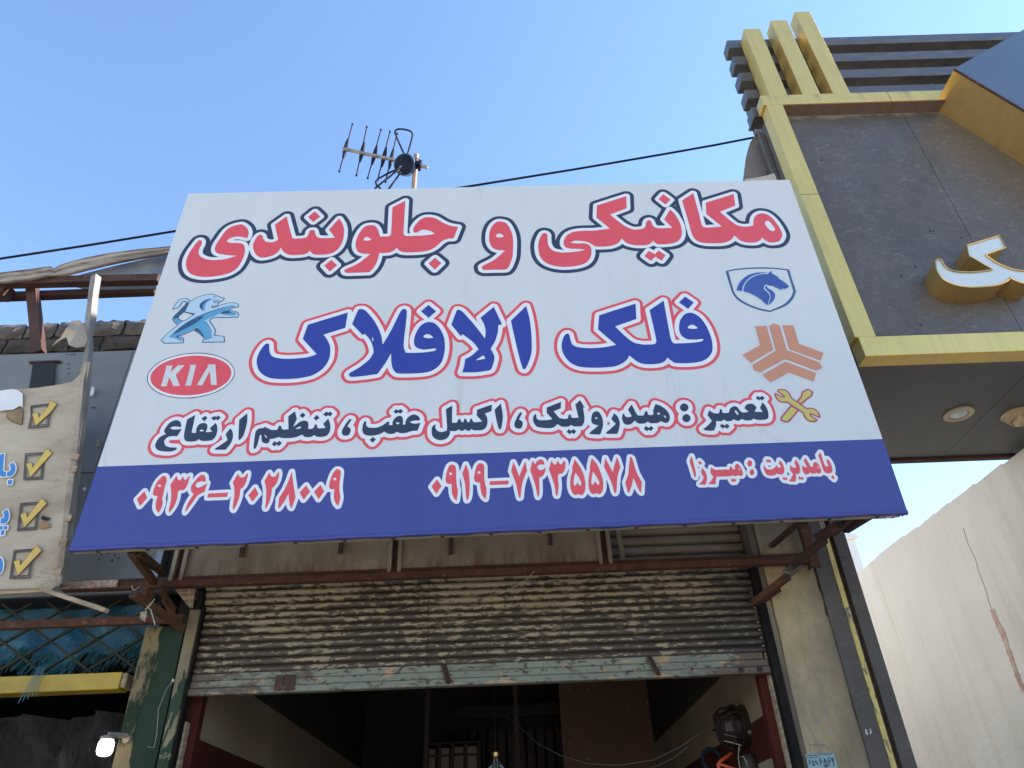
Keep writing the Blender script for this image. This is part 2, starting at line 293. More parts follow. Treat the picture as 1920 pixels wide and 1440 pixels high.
MT['farwhite'] = surf('far_white_render', (.62, .60, .56), (.54, .52, .49), 1.5, rough=.85, bs=8)
MT['farbrown'] = surf('far_brown_brick', (.33, .22, .115), (.24, .155, .08), 5, (1, 1, 3), rough=.9, bs=14)
MT['chip'] = surf('speckled_rust_plate', (.42, .30, .23), (.16, .085, .05), 34, rough=.8, bs=60)
def glass(name, col=(.9, .95, .95)):
    m, nt, b = new_mat(name); b.inputs['Base Color'].default_value = (*col, 1); b.inputs['Roughness'].default_value = .06
    b.inputs['Transmission Weight'].default_value = 1; b.inputs['IOR'].default_value = 1.45; return m
MT['glass'] = glass('clear_glass')
m, nt_, b_ = new_mat('lit_diffuser'); b_.inputs['Base Color'].default_value = (.9, .9, .9, 1); b_.inputs['Emission Color'].default_value = (1, .98, .95, 1); b_.inputs['Emission Strength'].default_value = 1.6
MT['lit'] = m

# ------------------------------------------------------------------ mesh building
class MB:
    def __init__(s): s.v = []; s.f = []; s.mi = []
    def quad(s, *p, m=0):
        i = len(s.v); s.v += [tuple(q) for q in p]; s.f.append(tuple(range(i, i + len(p)))); s.mi.append(m); return s
    def box(s, x0, x1, y0, y1, z0, z1, m=0):
        i = len(s.v); s.v += [(x, y, z) for z in (z0, z1) for y in (y0, y1) for x in (x0, x1)]
        s.f += [tuple(i + k for k in q) for q in ((0, 2, 3, 1), (4, 5, 7, 6), (0, 1, 5, 4), (2, 6, 7, 3), (0, 4, 6, 2), (1, 3, 7, 5))]; s.mi += [m] * 6; return s
    def bar(s, a, b, w, h=None, m=0, up=(0, 0, 1)):
        """rectangular bar from a to b"""
        a, b = Vector(a), Vector(b); h = h or w; d = (b - a).normalized(); u = Vector(up)
        if abs(d.dot(u)) > .95: u = Vector((0, 1, 0))
        sx = d.cross(u).normalized() * w / 2; sy = sx.cross(d).normalized() * h / 2
        i = len(s.v)
        for c in (a, b): s.v += [tuple(c - sx - sy), tuple(c + sx - sy), tuple(c + sx + sy), tuple(c - sx + sy)]
        s.f += [tuple(i + k for k in q) for q in ((0, 1, 2, 3), (7, 6, 5, 4), (0, 4, 5, 1), (1, 5, 6, 2), (2, 6, 7, 3), (3, 7, 4, 0))]; s.mi += [m] * 6; return s
    def tube(s, pts, r, n=8, m=0, closed=False, radii=None):
        pts = [Vector(p) for p in pts]; k = len(pts); i0 = len(s.v)
        t0 = (pts[1] - pts[0]).normalized(); nrm = t0.cross(Vector((.31, .2, .93))).normalized()
        for j, p in enumerate(pts):
            a = pts[max(0, j - 1)] if not closed else pts[j - 1]; c = pts[min(k - 1, j + 1)] if not closed else pts[(j + 1) % k]
            t = (c - a).normalized(); nrm = (nrm - t * nrm.dot(t)).normalized(); bn = t.cross(nrm); rr = radii[j] if radii else r
            for q in range(n):
                an = 2 * math.pi * q / n; s.v.append(tuple(p + nrm * math.cos(an) * rr + bn * math.sin(an) * rr))
        for j in range(k if closed else k - 1):
            for q in range(n):
                A = i0 + j * n; B = i0 + ((j + 1) % k) * n; s.f.append((A + q, A + (q + 1) % n, B + (q + 1) % n, B + q)); s.mi.append(m)
        if not closed:
            s.f.append(tuple(i0 + q for q in reversed(range(n)))); s.mi.append(m); s.f.append(tuple(i0 + (k - 1) * n + q for q in range(n))); s.mi.append(m)
        return s
    def prism(s, pts, d, m=0, side=None):
        """planar polygon swept by vector d"""
        d = Vector(d); n = len(pts); i = len(s.v); s.v += [tuple(p) for p in pts] + [tuple(Vector(p) + d) for p in pts]
        s.f.append(tuple(i + k for k in range(n))); s.f.append(tuple(i + n + k for k in reversed(range(n)))); s.mi += [m, m]
        for k in range(n): s.f.append((i + k, i + n + k, i + n + (k + 1) % n, i + (k + 1) % n)); s.mi.append(m if side is None else side)
        return s
    def lathe(s, c, ax, prof, n=20, m=0):
        """profile [(along, radius)] turned about ax through c"""
        c, ax = Vector(c), Vector(ax).normalized(); u = ax.cross(Vector((.2, .9, .37))).normalized(); v = ax.cross(u); i = len(s.v); k = len(prof)
        for a, r in prof:
            for q in range(n):
                t = 2 * math.pi * q / n; s.v.append(tuple(c + ax * a + (u * math.cos(t) + v * math.sin(t)) * max(r, 1e-4)))
        for j in range(k - 1):
            for q in range(n): s.f.append((i + j * n + q, i + j * n + (q + 1) % n, i + (j + 1) * n + (q + 1) % n, i + (j + 1) * n + q)); s.mi.append(m)
        s.f.append(tuple(i + q for q in reversed(range(n)))); s.f.append(tuple(i + (k - 1) * n + q for q in range(n))); s.mi += [m, m]; return s
    def grid(s, rows, m=0):
        i = len(s.v); k = len(rows[0])
        for r in rows: s.v += [tuple(p) for p in r]
        for a in range(len(rows) - 1):
            for b in range(k - 1): s.f.append((i + a * k + b, i + a * k + b + 1, i + (a + 1) * k + b + 1, i + (a + 1) * k + b)); s.mi.append(m)
        return s
    def build(s, name, mats, parent=None, smooth=False, label=None, bevel=0, recalc=True):
        me = bpy.data.meshes.new(name); me.from_pydata(s.v, [], s.f)
        for mm in (mats if isinstance(mats, (list, tuple)) else [mats]): me.materials.append(MT[mm])
        me.polygons.foreach_set('material_index', s.mi)
        if recalc:
            b = bmesh.new(); b.from_mesh(me); bmesh.ops.recalc_face_normals(b, faces=b.faces); b.to_mesh(me); b.free()
        if smooth:
            me.polygons.foreach_set('use_smooth', [True] * len(me.polygons))
        o = bpy.data.objects.new(name, me); COL.objects.link(o)
        if parent: attach(o, parent)
        if label: o['label'] = label
        if bevel:
            md = o.modifiers.new('bevel', 'BEVEL'); md.width = bevel; md.segments = 1; md.limit_method = 'ANGLE'
        return o
def attach(o, parent):
    o.parent = parent
    off = Vector(parent.location)
    o.matrix_parent_inverse = Matrix.Translation(-off)
def thing(name, label, cat, loc, group=None):
    o = bpy.data.objects.new(name, None); COL.objects.link(o); o.location = loc; o.empty_display_size = .1
    return tag(o, label, cat, group)
def tag(o, label, cat, group=None):
    o['label'] = label; o['category'] = cat
    if group: o['group'] = group
    return o
def structure(o): o['kind'] = 'structure'; return o
def smooth_by_angle(o, deg=35):
    me = o.data; me.polygons.foreach_set('use_smooth', [True] * len(me.polygons))
    try: me.set_sharp_from_angle(angle=math.radians(deg))
    except Exception: pass

# ------------------------------------------------------------------ flat print: outlines in millimetres (x, z); '*' marks a sharp corner
PRINT = {
'head': '-1865,4922 -1854,4936 -1838,4926 -1833,4896 -1839,4861 -1837,4827 -1820,4797 -1785,4773 -1735,4761 -1676,4764 -1630,4777 -1597,4792* -1644,4797 -1701,4810 -1728,4825 -1743,4853 -1742,4895 -1727,4948 -1706,5010 -1678,5044 -1637,5062 -1609,5061 -1575,5028 -1557,4984 -1558,4939* -1596,4953 -1629,4956 -1666,4943 -1684,4917* -1653,4903 -1597,4898 -1569,4880 -1556,4841 -1553,4796 -1562,4730 -1585,4676 -1632,4642 -1698,4627 -1761,4624 -1816,4636 -1859,4663 -1884,4704 -1897,4752 -1898,4796 -1888,4852/-1501,4946 -1485,4967 -1467,4956 -1457,4928 -1439,4905* -1411,4897 -1384,4902 -1364,4917* -1405,5052* -1341,5125* -1283,4944 -1269,4924 -1238,4922 -1206,4925 -1185,4939 -1177,4986 -1159,4993 -1147,4985 -1134,4945 -1117,4925 -1089,4918 -1012,4918* -1057,4991* -1004,5090* -981,5048 -965,5000 -960,4945 -961,4898 -972,4845 -995,4805 -1036,4780 -1101,4777 -1134,4786 -1157,4812* -1172,4790 -1209,4781 -1269,4782 -1304,4800 -1327,4827 -1338,4849* -1349,4813 -1382,4781 -1440,4768 -1475,4789 -1501,4831 -1513,4877 -1511,4908/-1166,5162* -1125,5111* -1164,5065* -1204,5113*/-1015,4730* -976,4684* -1015,4634* -1054,4685*/-926,4632 -921,4649 -850,4694 -781,4769* -830,4776 -858,4791 -875,4826 -880,4864 -874,4918 -857,4971 -832,5010 -799,5020 -771,5011 -749,4974 -734,4917* -687,4915 -673,4924 -666,4947 -671,5177* -591,5236* -589,4975 -587,4936 -576,4916 -549,4913 -482,4913 -433,4917 -391,4925* -417,4948 -451,4962 -478,4962 -503,4942 -517,4940 -528,4956 -527,4984 -503,5035 -471,5069 -437,5076 -392,5063 -346,5023 -301,4994 -248,4978* -276,4879* -316,4877 -349,4855 -386,4811 -429,4783 -494,4772 -570,4774 -603,4787 -626,4816* -636,4796 -662,4778 -700,4774 -729,4774* -732,4737 -740,4693 -756,4650 -777,4618* -849,4618 -910,4619/-835,4894 -824,4914 -805,4913 -784,4890* -806,4884 -831,4887/-387,4720* -347,4674* -386,4622* -426,4674*/-103,4628 -96,4642 -28,4687 39,4762* -5,4768 -32,4784 -50,4819 -56,4865 -51,4927 -33,4981 -5,5012 21,5015 51,5001 72,4961 87,4905 92,4851 89,4775 83,4708 67,4650 50,4614 34,4604 -30,4605 -94,4607/-14,4890 -1,4908 18,4906 38,4882* 17,4876 -9,4880/262,4866 277,4896 294,4900 306,4883 304,4841 307,4795 326,4753 368,4732 416,4728 482,4734 531,4747* 484,4755 441,4759 409,4775 401,4806 409,4844 434,4882 474,4903 531,4910 603,4909 701,4920* 625,5023* 639,5133* 838,5213* 826,5099* 714,5047* 761,4981 795,4940 841,4908 874,4906 903,4911 920,4926 934,4969 949,4984 962,4980 969,4939 982,4919 1008,4910 1089,4910* 1048,4986* 1100,5076* 1123,5033 1140,4967 1145,4912 1139,4857 1123,4815 1094,4786 1048,4773 987,4770 967,4781 951,4803* 934,4782 900,4768 851,4769 819,4776 788,4792 761,4832* 739,4798 698,4774 649,4768 594,4771 569,4795 538,4815 501,4824 468,4824 444,4810* 482,4802 532,4800 557,4784 566,4753 562,4708 546,4665 516,4633 461,4614 386,4610 323,4624 276,4655 250,4704 243,4768 248,4821/1079,5219* 1118,5166* 1079,5121* 1042,5174*/913,4719* 947,4689* 973,4720* 1010,4677* 979,4634* 945,4669* 915,4635* 880,4676*/1274,5221* 1276,5034 1276,4929 1291,4905 1336,4903 1398,4907* 1322,5023* 1338,5127* 1532,5200* 1521,5092* 1412,5040* 1459,4961 1494,4916 1536,4900 1569,4902 1596,4909* 1606,4954 1629,4993 1665,5014 1704,5002 1733,4956 1751,4892 1757,4837 1751,4806 1726,4769 1696,4757 1663,4757 1642,4773 1625,4800* 1608,4778 1577,4762 1528,4763 1488,4780 1459,4827* 1435,4794 1392,4769 1336,4764 1261,4771 1221,4792 1203,4831 1198,4894 1197,4973 1190,5155*/1674,4931 1688,4944 1703,4938 1718,4893 1720,4862 1698,4855 1681,4879 1672,4911',
'name': '-1326,4085 -1310,4104 -1296,4099 -1288,4058 -1273,4024 -1246,4005 -1196,3995 -1137,3994 -1070,4000 -1022,4018* -1112,4129* -1096,4230* -877,4310* -881,4198* -999,4154* -972,4113 -954,4069 -948,4026 -951,3977 -970,3930 -1000,3896 -1045,3871 -1129,3858 -1225,3862 -1275,3878 -1314,3909 -1337,3951 -1347,3994 -1342,4042/-845,4224* -821,4320 -810,4332 -783,4325 -739,4270 -698,4197 -674,4132 -662,4069* -621,4168 -578,4296 -561,4322 -545,4318 -538,4294 -540,4203 -544,4126 -544,4051 -531,4007* -484,4005 -426,4006 -377,4013 -365,4022 -367,4030 -397,4028 -431,4025 -466,4036 -484,4058 -489,4093 -480,4143 -457,4193 -432,4214 -407,4220 -377,4209 -346,4169 -325,4117 -316,4060 -318,3999 -331,3939 -359,3898 -402,3873 -469,3866 -556,3868 -580,3878 -596,3902 -606,3944 -612,4007* -637,3946 -676,3871* -747,3861 -814,3857 -828,3866 -828,3882 -776,3922 -731,3968 -708,4015* -716,4059 -737,4109 -767,4150* -780,4142*/-723,4126* -716,4109 -718,4093* -723,4109/-437,4119 -425,4131 -405,4130 -380,4107* -404,4103 -431,4109/-416,4347* -370,4297* -412,4250* -458,4301*/-282,4195* -254,4292 -244,4304 -221,4290 -190,4246 -150,4186 -115,4127 -94,4087* -89,4132 -95,4183 -117,4238* -39,4316* 5,4186* -17,4179* -21,4129 -37,4067 -63,4015* -49,3981 -43,3951 -53,3903 -65,3874 -90,3866 -152,3859 -220,3862* -210,3898 -203,3951* -166,3974 -129,4015* -161,4066 -218,4124* -228,4110*/-104,3972* -92,3948* -147,3939*/147,4314* 160,4237 166,4159 167,4071 162,3984 144,3918 123,3872 115,3869 106,3884 84,4006 56,4209*/349,4085 365,4102 378,4096 383,4055 395,4020 428,4004 482,3996 556,3998 632,4012* 543,4125* 560,4227* 778,4305* 768,4191* 641,4142* 688,4073 727,4028 769,4011 808,4007 843,4009 855,4022 858,4060 852,4253* 943,4320* 940,4107 941,4037 952,4010 991,4008 1051,4009 1101,4015 1119,4025 1114,4033 1079,4030 1035,4033 1009,4053 997,4085 1001,4130 1016,4174 1046,4212 1073,4223 1102,4216 1132,4182 1155,4117 1165,4040 1161,3978 1148,3936 1119,3901 1076,3879 1007,3871 940,3876 923,3888 901,3913* 879,3887 843,3874 780,3874 738,3890 695,3936* 678,3908 640,3879 590,3864 503,3862 422,3871 375,3897 345,3940 331,3989 333,4039/1049,4121 1068,4135 1087,4132 1104,4109* 1083,4106 1053,4110/1071,4346* 1114,4299* 1073,4252* 1029,4302*',
'services': '-1669,3577* -1689,3582 -1710,3582 -1723,3574 -1710,3566 -1685,3564 -1662,3567* -1676,3524* -1704,3525 -1723,3520 -1735,3505 -1734,3489 -1723,3471 -1703,3461 -1678,3458 -1665,3457 -1662,3451 -1668,3442 -1690,3435 -1724,3437 -1756,3446 -1773,3464 -1777,3483 -1771,3510 -1756,3529 -1737,3538* -1750,3555 -1749,3573 -1738,3600 -1721,3616 -1701,3621 -1682,3612 -1671,3593/-1610,3649* -1607,3543* -1585,3540 -1587,3566 -1578,3590 -1559,3598 -1540,3592 -1532,3572 -1534,3541* -1502,3543* -1518,3565* -1494,3596* -1482,3574 -1476,3542 -1479,3514 -1490,3495 -1510,3490 -1544,3491 -1561,3502* -1571,3492 -1591,3489 -1622,3492 -1637,3509 -1644,3541 -1647,3623*/-1568,3551 -1559,3559 -1546,3552 -1555,3547/-1557,3641* -1543,3629* -1555,3607* -1574,3626*/-1508,3639* -1497,3631* -1491,3641* -1473,3627* -1487,3610* -1496,3619* -1506,3610* -1524,3626*/-1412,3561* -1397,3538 -1390,3510 -1392,3475 -1412,3434* -1438,3435 -1466,3437 -1467,3443 -1444,3462 -1413,3490* -1430,3526*/-1340,3649* -1332,3592 -1336,3520 -1351,3489 -1360,3501 -1375,3609*/-1273,3439 -1267,3433 -1260,3441 -1255,3474 -1253,3511* -1246,3512 -1240,3485 -1231,3469 -1214,3462 -1200,3467 -1198,3487* -1175,3490 -1155,3497* -1134,3491 -1100,3489 -1067,3493 -1034,3508* -1026,3495 -1002,3490 -985,3494 -973,3502* -961,3492 -934,3489 -911,3495 -899,3514 -896,3545 -902,3570 -913,3598* -936,3567* -921,3542* -960,3542 -968,3562 -977,3565 -982,3549 -991,3539 -1011,3541* -1011,3562 -1018,3583 -1035,3591 -1058,3584 -1073,3569 -1089,3557* -1076,3603* -1093,3651* -1123,3619* -1111,3542* -1141,3542 -1151,3560 -1159,3566 -1166,3557 -1170,3541 -1199,3542* -1237,3562* -1242,3554 -1263,3553 -1277,3537 -1278,3502/-1231,3516 -1217,3503 -1214,3495 -1222,3500/-1076,3541* -1061,3554 -1047,3554 -1053,3544/-1051,3641* -1034,3624* -1047,3607* -1065,3622*/-975,3623* -959,3604* -975,3588* -990,3604*/-927,3642* -917,3633* -909,3641* -893,3626* -906,3610* -917,3619* -925,3610* -943,3625*/-1171,3475* -1161,3464* -1147,3475* -1133,3461* -1146,3444* -1159,3454* -1169,3443* -1184,3457*/-795,3590 -792,3583 -806,3556 -808,3544 -795,3537 -790,3517 -797,3496 -815,3491 -829,3497 -835,3519 -828,3543 -813,3574 -802,3590/-731,3523 -729,3559 -721,3574 -714,3568 -714,3552 -703,3538 -682,3533 -655,3534 -628,3546 -612,3560 -602,3567 -595,3563 -597,3547* -577,3544* -578,3564 -569,3584 -552,3598 -535,3597 -525,3578 -525,3545* -508,3546* -512,3554 -506,3578 -490,3597 -469,3605 -448,3595 -438,3579 -438,3567* -454,3567 -471,3566 -488,3559 -474,3551 -457,3549 -433,3552* -447,3506* -476,3505 -502,3496 -526,3494 -540,3497 -553,3504* -567,3494 -587,3492 -605,3498 -617,3508* -632,3497 -659,3488 -696,3487 -720,3497/-561,3556 -552,3561 -541,3555 -551,3548/-565,3642* -553,3633* -541,3642* -526,3627* -541,3611* -552,3621* -563,3612* -577,3626*/-673,3478* -657,3463* -672,3444* -689,3462*/-374,3492 -374,3520 -364,3537 -356,3537 -355,3515 -342,3499 -325,3493 -305,3499 -296,3513 -304,3630* -271,3652* -271,3546* -254,3545 -244,3549 -240,3563 -232,3568 -226,3558 -220,3546 -211,3551 -208,3565 -201,3569 -195,3557 -189,3544 -180,3550 -176,3564 -169,3568 -164,3551 -154,3544* -115,3546* -143,3585* -141,3620* -63,3649* -66,3608* -102,3595* -90,3573 -88,3540 -96,3512 -113,3497 -137,3495 -161,3497 -172,3506* -178,3496 -189,3494 -197,3499 -204,3505* -211,3497 -219,3495 -228,3498 -236,3506* -250,3496 -265,3496 -280,3498* -282,3477 -297,3454 -324,3445 -351,3452 -369,3470/-16,3654* -8,3585 -10,3545 -19,3501 -26,3496 -32,3504 -42,3554 -50,3616*/91,3591 91,3585 79,3561 76,3550 90,3541 93,3521 83,3499 64,3498 51,3510 51,3530 60,3554 76,3586 85,3595/147,3551 152,3571 161,3580 166,3576 166,3558 176,3545 204,3542 231,3543 247,3548* 221,3584* 223,3619* 300,3651* 295,3610* 257,3594* 281,3557 297,3548 325,3547 333,3567 341,3573 345,3563 349,3551 383,3550* 373,3631* 401,3658* 420,3609* 412,3611* 414,3560 411,3528 397,3500 372,3497 354,3499 341,3508* 328,3499 304,3498 287,3503 271,3516* 256,3500 232,3493 191,3497 164,3506 150,3530/327,3484* 338,3473* 352,3483* 364,3468* 350,3451* 339,3463* 329,3451* 315,3468*/431,3451 434,3459 453,3476 482,3499* 459,3506 448,3520 449,3546 459,3574 476,3585 491,3581 502,3556 507,3524 502,3488 485,3445* 460,3446/466,3545 475,3548 483,3541 473,3539/570,3570* 587,3544 592,3512 586,3480 572,3445* 545,3446 518,3448 516,3456 538,3474 571,3504* 551,3534*/607,3536 613,3560 621,3565 624,3551 635,3542 659,3546* 644,3589* 668,3619* 687,3557 699,3550 721,3551 729,3569 739,3576 743,3568 747,3552 771,3551* 774,3579* 792,3617* 818,3604 842,3579 854,3550 852,3521 836,3500 823,3501 805,3511* 788,3502 767,3500 750,3501 737,3512* 723,3502 699,3500 682,3506 671,3521* 658,3507 644,3498 626,3497 611,3509/792,3558 801,3564 808,3556 799,3550/825,3547 834,3538 834,3530 826,3535/724,3486* 736,3474* 750,3485* 761,3471* 745,3454* 735,3463* 724,3454* 710,3471*/960,3588 955,3576 945,3567 934,3565 924,3568 917,3578 916,3590 921,3602 931,3611 942,3614 953,3610 959,3601/960,3523 955,3511 946,3503 934,3500 924,3504 918,3513 917,3525 922,3537 931,3545 943,3548 953,3544 959,3535/1015,3451 1016,3457 1038,3474 1067,3502* 1050,3537* 1064,3567* 1083,3550 1111,3547 1120,3569 1126,3573 1131,3565 1132,3548 1163,3547* 1175,3573 1195,3585 1212,3582 1224,3557 1232,3547 1256,3547 1266,3550* 1251,3570 1258,3586 1278,3598 1299,3596 1312,3578 1310,3567 1297,3548* 1339,3545* 1330,3570* 1351,3604* 1364,3577 1367,3545 1362,3516 1351,3501 1328,3497 1298,3499 1282,3508* 1270,3498 1242,3497 1231,3501 1222,3508* 1208,3498 1191,3499 1179,3508* 1166,3498 1142,3497 1129,3508* 1115,3498 1087,3500* 1083,3476 1066,3444* 1039,3444/1196,3558 1203,3560 1210,3543 1210,3533 1202,3537 1197,3548/1335,3645* 1345,3634* 1357,3645* 1370,3631* 1352,3614* 1344,3624* 1336,3616* 1322,3631*/1113,3483* 1127,3472* 1139,3483* 1151,3467* 1133,3451* 1125,3462* 1114,3453* 1101,3469*',
'phone_a': '-1768,3219* -1744,3182* -1769,3139* -1794,3177*/-1692,3299 -1679,3292 -1671,3268 -1673,3232 -1671,3197 -1671,3175 -1663,3150 -1665,3116 -1671,3100* -1683,3113 -1693,3134 -1697,3159 -1697,3190* -1717,3194 -1723,3206 -1724,3234 -1717,3267 -1703,3292/-1709,3245 -1702,3253 -1692,3244 -1698,3238/-1629,3298* -1618,3277 -1608,3270 -1602,3278 -1595,3295* -1589,3278 -1581,3272 -1574,3279 -1565,3295* -1562,3290 -1565,3242 -1576,3218 -1595,3217 -1603,3208* -1599,3172 -1604,3131 -1618,3100* -1625,3111 -1626,3149 -1630,3188 -1648,3249*/-1478,3257* -1494,3261 -1513,3258 -1524,3246 -1521,3233 -1506,3227 -1491,3234 -1469,3250* -1472,3203* -1501,3186 -1519,3148 -1543,3098* -1545,3114 -1539,3152 -1523,3192* -1540,3213 -1543,3238 -1531,3266 -1516,3290 -1501,3297 -1486,3287/-1452,3193* -1357,3195* -1357,3172* -1452,3172*/-1327,3297* -1316,3280 -1303,3274 -1291,3279 -1279,3298* -1276,3289 -1278,3253 -1286,3224 -1300,3210* -1297,3174 -1302,3136 -1312,3101* -1318,3109 -1322,3140 -1323,3175 -1331,3219 -1344,3248*/-1230,3218* -1206,3181* -1230,3141* -1255,3176*/-1172,3296* -1161,3277 -1149,3271 -1138,3276 -1127,3300* -1122,3286 -1123,3254 -1132,3225 -1146,3209* -1144,3175 -1148,3137 -1158,3102* -1164,3109 -1165,3141 -1170,3184 -1176,3216 -1189,3249*/-1061,3297* -1046,3236 -1024,3155* -1035,3100* -1046,3115 -1062,3179* -1072,3144 -1095,3100* -1100,3107 -1104,3156* -1086,3194 -1072,3241/-981,3219* -957,3184* -983,3141* -1008,3181*/-911,3219* -888,3183* -911,3141* -938,3182*/-837,3301 -821,3293 -817,3270 -818,3227 -815,3184 -808,3158* -807,3134 -813,3102* -828,3120 -838,3149 -840,3192* -860,3194 -868,3211 -865,3243 -857,3276 -846,3296/-852,3248 -844,3255 -835,3247 -843,3239',
'phone_b': '-341,3225* -318,3187* -342,3147* -367,3187*/-268,3304 -253,3296 -248,3273 -247,3233 -244,3189 -238,3164* -240,3136 -244,3107* -258,3122 -267,3154 -269,3197* -290,3200 -299,3217 -297,3246 -290,3279 -280,3300/-283,3253 -275,3261 -266,3252 -274,3245/-200,3303* -187,3267 -182,3223 -181,3172 -184,3130 -192,3107 -197,3113 -200,3148 -205,3202 -217,3252*/-128,3306 -113,3299 -108,3279 -109,3235 -106,3194 -99,3169* -100,3137 -104,3110* -118,3127 -127,3156 -130,3199* -150,3203 -159,3218 -156,3251 -148,3284 -138,3302/-143,3254 -135,3263 -126,3254 -135,3246/-83,3204* 10,3205* 9,3184* -83,3183*/37,3306* 50,3269 63,3224* 78,3264 97,3307* 103,3253* 82,3205 70,3155 65,3116 61,3110 56,3117 45,3185 24,3257*/133,3310* 145,3287* 153,3303 170,3314 186,3308 192,3284* 175,3286 158,3281 156,3266 167,3256 180,3258 196,3271* 191,3244 178,3223 160,3213* 159,3173 157,3134 151,3113 146,3117 139,3174 118,3258*/227,3308* 235,3287 243,3283 250,3288 259,3307* 265,3288 273,3283 280,3289 289,3305* 295,3292 291,3259 277,3234 256,3229* 252,3213 253,3176 249,3141 241,3113 235,3124 232,3170 211,3258*/342,3309* 363,3271 379,3226 384,3178 379,3139 367,3115 355,3112 343,3120* 333,3113 320,3120 311,3142 309,3174 315,3210 327,3250 325,3259*/340,3235* 354,3209 364,3176 359,3163 352,3167 346,3182* 339,3168 332,3164 326,3173 331,3206/428,3312* 450,3278 464,3230 471,3182 467,3143 456,3120 444,3113 432,3121* 417,3115 405,3124 398,3149 400,3189 408,3225 414,3254 414,3265*/427,3237* 441,3209 452,3176 447,3164 440,3169 433,3184* 424,3170 417,3166 413,3174 418,3206/496,3311* 509,3272 524,3229* 536,3267 554,3312* 558,3300 565,3255* 548,3215 538,3172 532,3133 524,3116 518,3123 511,3173 484,3262*/619,3310* 629,3305 634,3271 641,3223 659,3171* 649,3113* 639,3129 630,3161 621,3194* 608,3155 592,3118 587,3115 583,3127 578,3171* 597,3210 607,3253',
'manager': '928,3304* 929,3274 931,3232 931,3205 925,3184* 920,3191 917,3225 911,3275*/967,3236* 978,3217 982,3195 979,3171 968,3144* 951,3144 938,3145 938,3150 950,3160 965,3181* 957,3213*/962,3276* 971,3262* 963,3251* 953,3264*/1012,3237* 1027,3223 1055,3222 1100,3221* 1106,3238* 1113,3235 1117,3222 1128,3222* 1130,3238 1138,3249 1147,3250 1155,3237 1161,3215 1161,3195 1153,3184 1142,3184 1135,3190* 1124,3183 1108,3188* 1094,3184 1028,3184* 1022,3165 1015,3143* 999,3144 984,3145 986,3152 998,3163 1013,3184* 1002,3207*/1146,3230* 1151,3223 1152,3213 1148,3215/1101,3173* 1108,3166* 1114,3173* 1122,3162* 1112,3151* 1107,3156* 1100,3151* 1094,3163*/1218,3250 1215,3241 1209,3235 1202,3232 1197,3235 1194,3242 1194,3251 1198,3259 1204,3266 1210,3268 1216,3265 1219,3259/1217,3200 1214,3192 1208,3186 1202,3184 1197,3186 1194,3193 1195,3201 1198,3210 1204,3216 1210,3218 1215,3216 1218,3209/1276,3241* 1278,3225 1287,3215 1306,3213 1324,3223 1338,3237* 1338,3222* 1357,3222* 1349,3245* 1358,3263* 1367,3246 1370,3221 1366,3199 1357,3185 1343,3183 1333,3186 1328,3191* 1317,3182 1294,3179 1276,3186 1270,3201 1269,3225/1296,3271* 1301,3264* 1308,3270* 1315,3258* 1308,3249* 1304,3255* 1297,3249* 1289,3262*/1356,3172* 1360,3163* 1367,3170* 1373,3159* 1365,3149* 1360,3156* 1353,3151* 1347,3162*/1403,3235* 1414,3219 1431,3219* 1427,3244* 1438,3263* 1446,3243 1448,3218 1443,3196 1433,3183 1418,3183* 1415,3163 1406,3142* 1392,3143 1377,3144 1378,3149 1390,3162 1405,3181* 1396,3205*/1434,3170* 1437,3162* 1445,3169* 1451,3158* 1443,3149* 1438,3155* 1431,3149* 1424,3162*/1462,3231* 1471,3220 1484,3218* 1476,3254* 1490,3271* 1497,3243 1502,3221 1513,3220* 1518,3235 1529,3246 1539,3242 1545,3224 1548,3202 1544,3187 1533,3180 1526,3182 1521,3188* 1511,3181 1497,3183 1491,3191* 1483,3182 1471,3178 1462,3183 1457,3200/1533,3224* 1539,3217 1540,3209 1535,3210/1573,3299* 1572,3258 1574,3223 1579,3219 1591,3220* 1588,3246* 1597,3262* 1605,3239 1606,3212 1602,3192 1593,3183 1577,3180 1565,3184 1559,3201 1558,3238 1556,3281*/1595,3171* 1603,3157* 1595,3146* 1585,3159*',
'oval_ring': '-1454,3915 -1452,3891 -1457,3868 -1467,3846 -1482,3825 -1503,3806 -1527,3790 -1556,3777 -1587,3767 -1621,3760 -1657,3756 -1693,3757 -1729,3760 -1764,3767 -1797,3778 -1828,3791 -1856,3808 -1879,3826 -1898,3847 -1912,3869 -1921,3892 -1924,3916 -1921,3939 -1912,3962 -1898,3983 -1878,4003 -1854,4020 -1825,4034 -1792,4045 -1757,4053 -1720,4057 -1683,4057 -1645,4053 -1609,4045 -1574,4034 -1543,4019 -1515,4002 -1492,3982 -1474,3961 -1461,3938/-1457,3914 -1456,3891 -1461,3869 -1471,3847 -1486,3827 -1506,3809 -1530,3793 -1558,3780 -1589,3771 -1623,3764 -1657,3761 -1693,3761 -1729,3764 -1763,3771 -1796,3781 -1826,3795 -1853,3810 -1876,3829 -1895,3849 -1909,3870 -1917,3893 -1920,3916 -1917,3938 -1908,3960 -1894,3981 -1875,4000 -1851,4017 -1822,4031 -1790,4041 -1756,4049 -1720,4052 -1682,4052 -1645,4048 -1610,4041 -1576,4030 -1545,4016 -1518,3999 -1495,3980 -1477,3959 -1464,3937',
